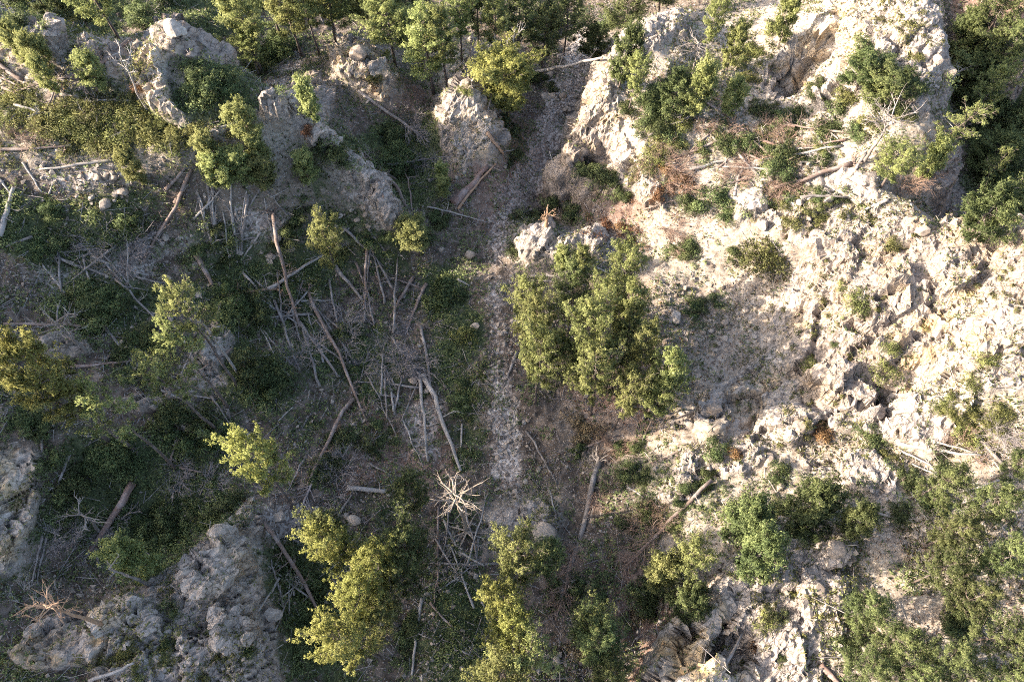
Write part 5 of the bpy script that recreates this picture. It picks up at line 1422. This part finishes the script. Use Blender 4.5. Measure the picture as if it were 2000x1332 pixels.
for a in [  # u, v, spread u, spread v, how many, radius, kind, label of the patch, squash
    (175, 230, 130, 55, 34, (24, 42), 'mat', 'low sunlit olive juniper matting the upper left slope', .7), (330, 262, 80, 30, 14, (16, 26), 'olive', 'small olive bush on the sunlit side of the bowl', .8), (40, 200, 60, 60, 14, (18, 30), 'mat', 'olive bush on the sunlit ground by the upper left edge', .8),
    (130, 470, 110, 24, 10, (20, 32), 'dark', 'dark shrub on the shaded slope near the left edge', .8), (180, 590, 85, 45, 13, (24, 38), 'dark', 'dark green shrub in the patch under the straight grey log', .8), (110, 415, 90, 30, 8, (16, 28), 'dark', 'shrub on the white scree slope, left', .8),
    (460, 620, 60, 60, 9, (22, 36), 'dark', 'dark shrub around the shaded grey outcrop', 1.0), (510, 740, 70, 60, 10, (24, 38), 'dark', 'dark shrub in the heavy shade left of the crossing logs', 1.1), (350, 840, 80, 50, 10, (24, 40), 'dark', 'dark green shrub above the hollow, lower left', 1.0),
    (230, 880, 80, 40, 8, (22, 36), 'dark', 'dark shrub below the bright-tipped pine, lower left', 1.0), (130, 960, 50, 70, 9, (22, 34), 'dark', 'dark shrub right of the ochre bank', 1.0), (320, 1030, 80, 60, 12, (22, 36), 'dark', 'dark shrub in the hollow behind the rugged outcrop', .9),
    (430, 990, 50, 40, 6, (20, 32), 'dark', 'dark shrub at the foot of the lone sunlit pine', .9), (40, 830, 60, 40, 6, (22, 34), 'dark', 'shaded shrub under the yellow-topped pines, left edge', .9), (300, 1290, 160, 40, 10, (14, 24), 'olive', 'small olive bush on the lower left outcrops', .9),
    (570, 1090, 50, 60, 9, (18, 30), 'dark', 'dark low shrub between the rugged outcrop and the long brown log', .8), (590, 1240, 60, 70, 12, (22, 34), 'dark', 'dark low shrub right of the rugged outcrop', .8), (790, 1240, 40, 70, 7, (18, 28), 'dark', 'dark low shrub right of the glowing pair', .7),
    (400, 480, 80, 50, 8, (16, 28), 'dark', 'dark shrub among the upright bleached poles', .8), (240, 430, 60, 30, 5, (18, 30), 'dark', 'dark shrub left of the three parallel logs', .9), (600, 430, 70, 50, 9, (16, 28), 'dark', 'dark shrub on the slope under the rock rib', .8), (640, 480, 40, 30, 4, (14, 22), 'olive', 'olive shrub near the glowing-tipped sapling', .9),
    (770, 300, 50, 60, 12, (20, 34), 'dark', 'dark green shrub in the hollow between the two rock heads', .8), (650, 290, 40, 60, 7, (16, 26), 'dark', 'dark shrub on the shaded side of the narrow rib', .8), (850, 420, 50, 40, 6, (14, 24), 'dark', 'dark shrub around the shattered trunk', .8), (720, 460, 60, 40, 6, (14, 24), 'dark', 'dark shrub above the grey logs, centre left', .8),
    (410, 165, 70, 45, 13, (22, 36), 'dark', 'dark shrub inside the shaded bowl', 1.0), (540, 120, 60, 50, 8, (22, 36), 'dark', 'dark shrub on the forest floor behind the bowl', 1.0), (690, 30, 130, 40, 10, (24, 38), 'dark', 'dark undergrowth shrub beneath the top row of pines', 1.0), (60, 30, 70, 25, 6, (24, 36), 'dark', 'dark shrub behind the jagged rim', 1.0),
    (300, 20, 60, 30, 5, (22, 34), 'dark', 'dark shrub behind the blocky sunlit rock', 1.0), (1050, 50, 60, 40, 8, (18, 30), 'dark', 'dark shrub left of the stream bed head', .9), (1200, 40, 50, 30, 5, (18, 28), 'dark', 'dark shrub right of the stream bed head', .9), (880, 800, 60, 110, 8, (14, 24), 'dark', 'low dark shrub on the shaded valley floor', .6),
    (740, 800, 70, 110, 10, (14, 26), 'dark', 'low dark shrub between the crossing logs and the stout pale one', .6), (940, 760, 40, 100, 5, (12, 20), 'olive', 'low olive shrub along the stony track', .6), (690, 690, 50, 60, 6, (16, 26), 'dark', 'dark shrub under the grey brush heap', .8),
    (1940, 200, 60, 110, 16, (26, 42), 'dark', 'dark shrub in the depth of the shaded gulch', 1.0), (1950, 390, 60, 50, 9, (26, 40), 'dark', 'dark shrub behind the skyline of the sunlit face', 1.0), (1920, 830, 70, 50, 10, (18, 30), 'olive', 'olive bush on the brushy slope right of the ochre slab', .9), (1870, 790, 50, 40, 7, (14, 24), 'olive', 'small olive bush below the ochre slab', .8),
    (1560, 1000, 120, 60, 16, (16, 28), 'dark', 'grey-green bush between the ledges of the lower right slope', .8), (1800, 980, 80, 60, 9, (18, 30), 'dark', 'bush beneath the large pines of the lower right grove', .9), (1880, 1150, 100, 120, 14, (20, 34), 'dark', 'undergrowth bush in the lower right grove', .9), (1700, 1250, 70, 60, 8, (18, 28), 'dark', 'bush at the left rim of the lower right grove', .9),
    (1340, 960, 60, 50, 8, (12, 22), 'dark', 'small green bush on the small white bluff', .8), (1240, 920, 50, 50, 8, (14, 24), 'dark', 'green bush at the edge of the sunlit slope, below the central pines', .8), (1330, 490, 60, 40, 7, (14, 26), 'dark', 'bush in the shaded hollow above the shadow-striped slope', .8), (1360, 600, 70, 60, 6, (14, 22), 'dark', 'dark bush in the shadow-striped hollow', .8),
    (1300, 300, 60, 60, 10, (14, 26), 'olive', 'olive bush on the sunlit ground behind the white cliff', .8), (1480, 100, 60, 50, 9, (14, 24), 'olive', 'olive bush on the pale slope left of the tower', .8), (1560, 290, 120, 50, 12, (12, 22), 'olive', 'small olive bush on the sunlit log terrace', .8), (1600, 420, 120, 20, 10, (12, 22), 'olive', 'small olive bush along the top of the sunlit face', .8),
    (1480, 285, 150, 60, 16, (18, 32), 'dark', 'green bush between the fallen trunks of the log terrace', .9), (1310, 215, 80, 70, 12, (18, 30), 'dark', 'green bush behind the lip of the white cliff', .9), (1640, 230, 90, 60, 10, (16, 28), 'dark', 'green bush at the upper right of the log terrace', .9), (1560, 385, 160, 30, 10, (14, 26), 'dark', 'green bush along the lower rim of the log terrace', .8), (260, 700, 160, 90, 12, (20, 34), 'dark', 'dark bush between the sunlit-topped pines, left', 1.0), (560, 560, 100, 80, 10, (16, 28), 'dark', 'dark bush between the orange-brown log and the longest log', .7), (420, 1010, 60, 40, 6, (18, 28), 'dark', 'dark bush behind the tip of the rugged outcrop', .8),
    (1770, 60, 50, 50, 8, (10, 18), 'olive', 'small olive tuft on the rock tower', .8), (1640, 620, 140, 110, 12, (8, 15), 'olive', 'tiny olive tuft in the cracks of the sunlit face', .7), (1520, 800, 120, 60, 9, (8, 15), 'olive', 'tiny olive tuft on the cracked apron', .7), (1950, 560, 50, 60, 5, (9, 16), 'olive', 'tiny olive tuft high on the sunlit face', .7),
    (1480, 1180, 90, 90, 8, (9, 16), 'olive', 'tiny olive tuft on the cream cliff', .7), (1180, 1170, 70, 50, 8, (14, 26), 'dark', 'dark bush near the tip of the big uprooted tree', .8), (1270, 1170, 50, 40, 7, (18, 28), 'dark', 'dark bush at the foot of the reddish cliff', .9), (1110, 1130, 40, 60, 5, (14, 24), 'dark', 'bush between the bottom column and the big uprooted tree', .8),
    (1200, 440, 60, 30, 6, (12, 22), 'rust', 'brown dry bush by the path bend', .8), (1310, 350, 50, 40, 6, (16, 26), 'rust', 'dry brown bush at the left of the log terrace', .8), (1150, 840, 50, 25, 6, (16, 24), 'straw', 'tuft of dry straw-coloured grass below the central pines', 1.0), (1120, 1260, 40, 40, 6, (14, 22), 'straw', 'dry grass tuft at the bottom, beside the dark dense pine', 1.0),
    (1250, 1200, 50, 20, 5, (14, 20), 'straw', 'dry grass tuft at the foot of the reddish cliff', 1.0), (900, 1100, 60, 90, 6, (10, 18), 'dark', 'small dark plant on the stony valley floor', .6), (640, 880, 60, 60, 7, (16, 26), 'dark', 'dark shrub below the crossing logs', .8), (1030, 430, 50, 25, 5, (12, 20), 'dark', 'dark bush beside the pink path', .8),
]:
    u, v, du, dv, n, (r0, r1), kind, lab, sq = a
    grass = kind == 'straw'
    keep = 0 if r1 <= 18 else (n + 1) // 2                          # the larger half stands as single shrubs, the small rest is scrub
    pos = sorted((u + RN.uniform(-.62, .62) * du, v + RN.gauss(0, .5) * dv) for k in range(keep))
    for k, (uu, vv) in enumerate(pos):
        put_shrub(uu, vv, RN.uniform((r0 + r1) / 2, r1 * 1.2), kind, ordinal(lab, k, keep), lab, sq, 'grass_tuft' if grass else 'shrub', 'grass tuft' if grass else 'shrub')
    for k in range(int((n - keep) * 3.2)):
        put_scrub(u + RN.gauss(0, .62) * du, v + RN.gauss(0, .62) * dv, RN.uniform(r0 * .55, (r0 + r1) / 2), kind, sq)
for kind, mk, nm, lab in (('dark', 'shrub', 'scrub', 'small dark green scrub between the larger bushes'), ('olive', 'olive', 'olive_scrub', 'small olive scrub and tufts on the sunlit slopes'), ('rust', 'rust', 'dry_scrub', 'small brown dry scrub'), ('straw', 'straw', 'dry_grass', 'dry straw-coloured grass')):
    it = [x for x in SCRUB if (x[0] if x[0] != 'mat' else 'olive') == kind]
    rg = np.random.default_rng(len(it))
    b = Buf()
    for _, p, r, sq in it:
        m = int(min(190, 50 + 120 * r * r))
        d = unit(rg.normal(size=(m, 3)))
        d[:, 2] = np.abs(d[:, 2])
        off = rg.normal(size=(3, 3)) * [.45, .45, .1]
        C = (d * rg.random((m, 1)) ** .4 * [.75, .75, .6 * sq] + off[rg.integers(0, 3, m)]) * r
        C[:, 2] = np.maximum(C[:, 2], 0)
        tufts(b, C + np.array(p), unit(d + [0, 0, .4]), min(.17, .08 + r * .1), 3, rg, np.clip(rg.uniform(.25, .8) + rg.normal(size=m) * .18, 0, 1))
    tag(link(nm, b.mesh(nm, M[mk])), lab, kind='stuff')
for a in [
    (702, 632, 60, 'grey', 2, 'grey heap of dead brush at the end of the upright brown log'), (780, 700, 60, 'grey', 4, 'tangled grey dead brush in the middle of the log slope'), (730, 740, 50, 'grey', 3, 'flattened grey brush below the brush heap'), (640, 920, 50, 'grey', 3, 'dead grey twigs below the crossing logs'),
    (825, 250, 40, 'grey', 3, 'bare grey bush in the gully behind the fallen dead tree'), (840, 310, 36, 'grey', 2, 'bare grey bush at the bottom of the small gully'), (1520, 260, 50, 'brown', 2, 'dry red-brown brush on the log terrace'), (1400, 262, 45, 'brown', 2, 'dry brown brush at the top of the reddish fallen tree'),
    (1460, 330, 50, 'brown', 3, 'dry brown brush among the white logs'), (1300, 160, 45, 'brown', 2, 'dry brown brush behind the white cliff edge'), (1300, 350, 50, 'brown', 4, 'dry brown brush at the lower left of the terrace'), (1340, 440, 45, 'brown', 2, 'dry brown brush below the terrace edge'),
    (1790, 370, 50, 'brown', 3, 'dry twigs at the brink right of the terrace'), (1760, 220, 50, 'grey', 2, 'bare grey twigs around the dead crown on the brink'), (1970, 870, 60, 'grey', 4, 'grey dry brush at the right edge below the ochre slab'), (70, 1180, 60, 'bleached', 3, 'pale dry brush in the lower left corner'),
    (120, 1060, 60, 'grey', 4, 'grey dead brush left of the thick reddish log'), (200, 1060, 50, 'grey', 2, 'grey dead twigs over the end of the thick reddish log'), (380, 920, 60, 'grey', 3, 'bare grey brush left of the lone sunlit pine'), (240, 500, 70, 'grey', 5, 'grey dead brush around the crossing poles, left'), (480, 600, 40, 'grey', 2, 'dark dead brush right of the sunlit twigs'),
    (280, 15, 46, 'grey', 2, 'pinkish-grey bare bush behind the blocky rock, top left'), (260, 45, 36, 'grey', 1, 'lower pinkish-grey bare bush behind the crest, top left'), (1150, 20, 60, 'grey', 2, 'bare grey thicket at the head of the stream bed'), (1170, 890, 40, 'bleached', 1, 'pale roots and twigs around the upturned root plate'), (1150, 960, 40, 'brown', 2, 'dry brown twigs along the big uprooted tree'),
    (1110, 1140, 50, 'brown', 3, 'dry brown twigs at the tip of the big uprooted tree'), (1210, 880, 50, 'brown', 3, 'dry brown twigs beside the branchy brown pole'), (1280, 1040, 50, 'brown', 3, 'dry twigs along the leaning brown log'), (60, 280, 40, 'brown', 3, 'dry twigs on the level brown log, left edge'), (600, 590, 40, 'bleached', 1, 'white dead twigs at the root clod of the longest log'),
    (1080, 560, 40, 'grey', 1, 'grey bare brush behind the central pines'), (580, 700, 50, 'grey', 3, 'fine grey twigs between the central slope poles'), (760, 650, 40, 'bleached', 1, 'bleached fallen twigs on the brush heap'), (830, 830, 40, 'bleached', 1, 'bleached splinters beside the stout pale log'), (880, 1060, 36, 'bleached', 1, 'bleached twigs at the roots of the snag'),
    (1900, 850, 60, 'brown', 2, 'dry brown twigs below the right edge bushes'), (1560, 370, 50, 'brown', 3, 'dry twigs under the uprooted brown tree'), (980, 60, 40, 'brown', 2, 'dry brown brush behind the yellow-green pine'), (470, 90, 40, 'grey', 2, 'bare grey brush under the left end of the top row'),
]:
    u, v, r, kind, n, lab = a
    pos = sorted((u + (RN.uniform(-.7, .7) * r if n > 1 else 0), v + (RN.gauss(0, .4) * r if n > 1 else 0)) for k in range(n))
    for k, (uu, vv) in enumerate(pos):
        put_dead(uu, vv, r * RN.uniform(.6, .9), kind, ordinal(lab, k, n), lab)

# ---------------------------------------------------------------- boulders
for u, v, r, lab in [
    (241, 378, 12, 'rounded pale boulder on the shaded left slope'), (206, 402, 15, 'flat pale boulder below the rounded one, left slope'), (807, 744, 11, 'pale square block at the head of the stout pale log'), (918, 500, 11, 'pale boulder beside the pink path'), (928, 638, 9, 'small white boulder left of the stony track'),
    (1066, 192, 11, 'grey boulder at the edge of the stream bed'), (1320, 622, 14, 'pale boulder in the shadow-striped hollow'), (342, 800, 12, 'upright pale boulder on the weathered rock step'), (1062, 1042, 24, 'smooth pale slab on the grey hump'), (690, 1018, 14, 'grey boulder below the stubby pale log'), (540, 470, 11, 'bluish boulder right of the long brown log'),
    (862, 490, 8, 'small pale boulder above the dark bush by the track'), (1085, 1290, 10, 'pale boulder near the open-crowned pine'), (325, 465, 9, 'pale boulder between the parallel logs and the scree'), (150, 590, 11, 'grey boulder at the left of the dark shrub patch'), (385, 520, 11, 'pale boulder beside the stout dark log'), (690, 1115, 9, 'pale stone at the top of the glowing pair'),
    (545, 1010, 14, 'pale boulder right of the rugged outcrop tip'), (560, 1060, 12, 'pale boulder below the outcrop tip'), (535, 1200, 16, 'grey boulder on the right flank of the rugged outcrop'), (1630, 1075, 20, 'large boulder at the top of the cream cliff'), (1660, 1090, 14, 'boulder right of the large one on the cliff top'), (1595, 1150, 16, 'boulder in a niche of the cream cliff'),
    (1500, 900, 14, 'boulder on the edge of the small bluff'), (1560, 835, 15, 'boulder at the foot of the cracked apron'), (1850, 145, 16, 'white boulder on the brink of the gulch'), (1770, 160, 14, 'white boulder among the junipers'), (1830, 120, 12, 'white boulder beside the tower foot'), (910, 170, 16, 'flat slab on the head of the tall spur'), (1140, 300, 14, 'rounded boulder at the lip of the white cliff'),
    (1395, 800, 14, 'boulder at the left end of the cracked apron'), (1345, 830, 10, 'small boulder on the sunlit slope below the clump'), (1490, 440, 14, 'boulder on the top left rim of the sunlit face'), (1800, 455, 14, 'boulder on the skyline of the sunlit face'), (700, 110, 20, 'smooth block on top of the rounded rock head'), (344, 62, 24, 'big flat-faced block crowning the upper left crest'),
]:
    put_boulder(u, v, r, lab, 'boulders of the ravine')
for u, v, du, dv, n, r0, r1, lab in [
    (1100, 200, 40, 120, 26, 4, 9, 'small stone in the gravel stream bed'), (980, 640, 30, 140, 24, 3, 6, 'small stone on the stony track'), (1000, 880, 50, 90, 26, 3, 7, 'small stone on the lower stony track'), (500, 470, 110, 60, 26, 4, 9, 'white stone among the upright bleached poles'),
    (580, 1060, 60, 90, 26, 4, 10, 'white stone right of the rugged outcrop'), (150, 350, 120, 50, 24, 4, 9, 'white stone on the scree below the level log'), (700, 400, 70, 50, 18, 4, 8, 'pale stone under the rock rib'), (1600, 380, 160, 60, 24, 4, 10, 'white stone on the sunlit terrace rim'), (1620, 1000, 160, 80, 22, 5, 11, 'pale stone on the ledges, lower right'),
    (880, 1180, 70, 120, 20, 3, 6, 'small stone on the bottom valley floor'), (300, 640, 140, 120, 22, 4, 9, 'grey stone on the shaded left slope'), (1780, 150, 60, 60, 16, 5, 11, 'white stone below the tower'), (1420, 660, 90, 60, 14, 4, 9, 'stone in the shadow-striped hollow'),
]:
    n = n * 3 // 4
    pos = sorted((u + RN.uniform(-.7, .7) * du, v + RN.gauss(0, .5) * dv) for k in range(n))
    for k, (uu, vv) in enumerate(pos):
        put_boulder(uu, vv, RN.uniform(r0, r1), ordinal(lab, k, n), lab, .65)

# ---------------------------------------------------------------- uncountable cover: rubble, low plants, fallen twigs
RG = np.random.default_rng(11)
gi = np.where((GX > -62) & (GX < 62))[0]
gj = np.where((GY > -14) & (GY < 98))[0]
AREA = np.outer(np.gradient(GY), np.gradient(GX)) / .15 ** 2
def scatter(n, density):
    """n points on the ground, drawn with a density given on the grid"""
    w = density[np.ix_(gj, gi)] * AREA[np.ix_(gj, gi)] * (D0[np.ix_(gj, gi)] / 50) ** -1.2
    vis = (U0[np.ix_(gj, gi)] > -260) & (U0[np.ix_(gj, gi)] < 2260) & (V0[np.ix_(gj, gi)] > -240) & (V0[np.ix_(gj, gi)] < 1640)
    vis = np.where((U0[np.ix_(gj, gi)] > -60) & (U0[np.ix_(gj, gi)] < 2060) & (V0[np.ix_(gj, gi)] > -40) & (V0[np.ix_(gj, gi)] < 1380), 1, .45 * vis)
    w = (w * vis).ravel().clip(0)
    c = np.cumsum(w)
    k = np.searchsorted(c, RG.random(n) * c[-1])
    j, i = gj[k // len(gi)], gi[k % len(gi)]
    p = np.stack([NX[j, i], NY[j, i], NZ[j, i]], -1)
    jit = np.stack([np.gradient(GX)[i], np.gradient(GY)[j]], -1) * RG.uniform(-.5, .5, (n, 2))
    p[:, :2] += jit
    big = np.abs(jit).max(1) > .15
    p[big, 2] = ground_z(p[big, 0], p[big, 1])
    return p, j, i
clump = fbm(XX * .45, YY * .45, octv=3, s=131)
clump2 = fbm(XX * .8, YY * .8, octv=3, s=141)
def rot(n):
    q = unit(RG.normal(size=(n, 4)))
    a, b, c, d = q.T
    return np.stack([np.stack([1 - 2 * (c * c + d * d), 2 * (b * c - a * d), 2 * (b * d + a * c)], -1), np.stack([2 * (b * c + a * d), 1 - 2 * (b * b + d * d), 2 * (c * d - a * b)], -1),
                     np.stack([2 * (b * d - a * c), 2 * (c * d + a * b), 1 - 2 * (b * b + c * c)], -1)], 1)
n = 46000
p, j, i = scatter(n, (.25 + 2.2 * GRAV + 1.2 * sstep(.5, .66, clump)) * (1 - .75 * R1) * (1 - .5 * GREEN))
s = .035 + .06 * RG.random(n) ** 2 + .2 * RG.random(n) ** 12
octa = np.array([[1, 0, 0], [-1, 0, 0], [0, 1, 0], [0, -1, 0], [0, 0, .7], [0, 0, -.7]], float)
of = np.array([[0, 2, 4], [2, 1, 4], [1, 3, 4], [3, 0, 4], [2, 0, 5], [1, 2, 5], [3, 1, 5], [0, 3, 5]])
v = (octa[None] * RG.uniform(.6, 1.35, (n, 6, 1)))
v = np.einsum('nij,nkj->nki', rot(n), v) * s[:, None, None] + p[:, None, :] + np.array([0, 0, 1]) * (s * .25)[:, None, None]
b = Buf()
b.add(v.reshape(-1, 3), (of[None] + 6 * np.arange(n)[:, None, None]).reshape(-1, 3), np.repeat(RG.random(n), 6))
tag(link('rubble', b.mesh('rubble', M['stone'])), 'pale broken stones strewn over the ground', kind='stuff')
def cover_plants(name, n, density, size, m, mat, label, slim=.17):
    p, j, i = scatter(n, density)
    b = Buf()
    A = np.zeros((n, 3))
    A[:, 2] = 1
    A[:, :2] = RG.normal(size=(n, 2)) * .35
    cp_, ti = [], []
    tufts(b, p + [0, 0, .02], unit(A), size, m, RG, np.clip(.45 + (clump2[j, i] - .5) * 1.2 + RG.normal(size=n) * .24, 0, 1), slim)
    return tag(link(name, b.mesh(name, M[mat])), label, kind='stuff')
cover_plants('undergrowth', 84000, (GREEN ** 1.5 * 2 + 1.8 * sstep(.46, .58, clump2) * (1 - .8 * PALE)) * (1 - .8 * R1) * (1 - .7 * GRAV), .22, 4, 'shrub', 'dark low plants and moss covering the ground')
cover_plants('ground_heather', 24000, (PALE * sstep(.47, .6, clump) * 1.5 + .4 * GREEN * PALE + .35 * R1 * sstep(.52, .62, clump2)) * (1 - .6 * GRAV), .17, 5, 'olive', 'olive dwarf heath between the sunlit rocks')
cover_plants('grass', 20000, (GREEN + .8 * sstep(.5, .6, clump) * (1 - .5 * PALE)) * (1 - .85 * R1) * (1 - .6 * GRAV), .3, 4, 'olive', 'short wild grass in the open ground', .06)
cover_plants('dry_litter', 14000, (RED + .5 * (1 - GREEN) * (1 - PALE) * sstep(.45, .6, clump) + .5 * PALE * sstep(.52, .6, clump2)) * (1 - .9 * R1) * (1 - .6 * GRAV), .14, 4, 'rust', 'brown dead needles and dry plants on the soil')
n = 14000
p, j, i = scatter(n, (.5 + sstep(.5, .62, clump)) * (1 - .8 * R1) * (1 - .5 * PALE) * (1 - .5 * GRAV))
az = RG.random(n) * 6.283
L = .25 + 1.1 * RG.random(n) ** 3 + 2.6 * RG.random(n) ** 9
d = np.stack([np.cos(az), np.sin(az), RG.normal(size=n) * .15], -1)
sd = np.stack([-np.sin(az), np.cos(az), np.zeros(n)], -1)
r = (.010 + .022 * RG.random(n))[:, None]
a0, a1 = p - d * L[:, None] / 2 + [0, 0, .06], p + d * L[:, None] / 2 + [0, 0, .06]
up = np.array([0, 0, 1.0])
v = np.stack([a0 - sd * r, a0 + sd * r, a0 + up * r * 1.6, a1 - sd * r * .6, a1 + sd * r * .6, a1 + up * r], 1).reshape(-1, 3)
f = np.array([[0, 1, 4], [0, 4, 3], [1, 2, 5], [1, 5, 4], [2, 0, 3], [2, 3, 5]])
for nm, mk, lab, a, e in (('fallen_twigs', 'twig_grey', 'grey sticks littering the forest floor', 0, 8600), ('bleached_sticks', 'pale', 'bleached sticks littering the forest floor', 8600, 14000)):
    b = Buf()
    b.add(v[a * 6:e * 6], (f[None] + 6 * np.arange(e - a)[:, None, None]).reshape(-1, 3))
    tag(link(nm, b.mesh(nm, M[mk])), lab, kind='stuff')
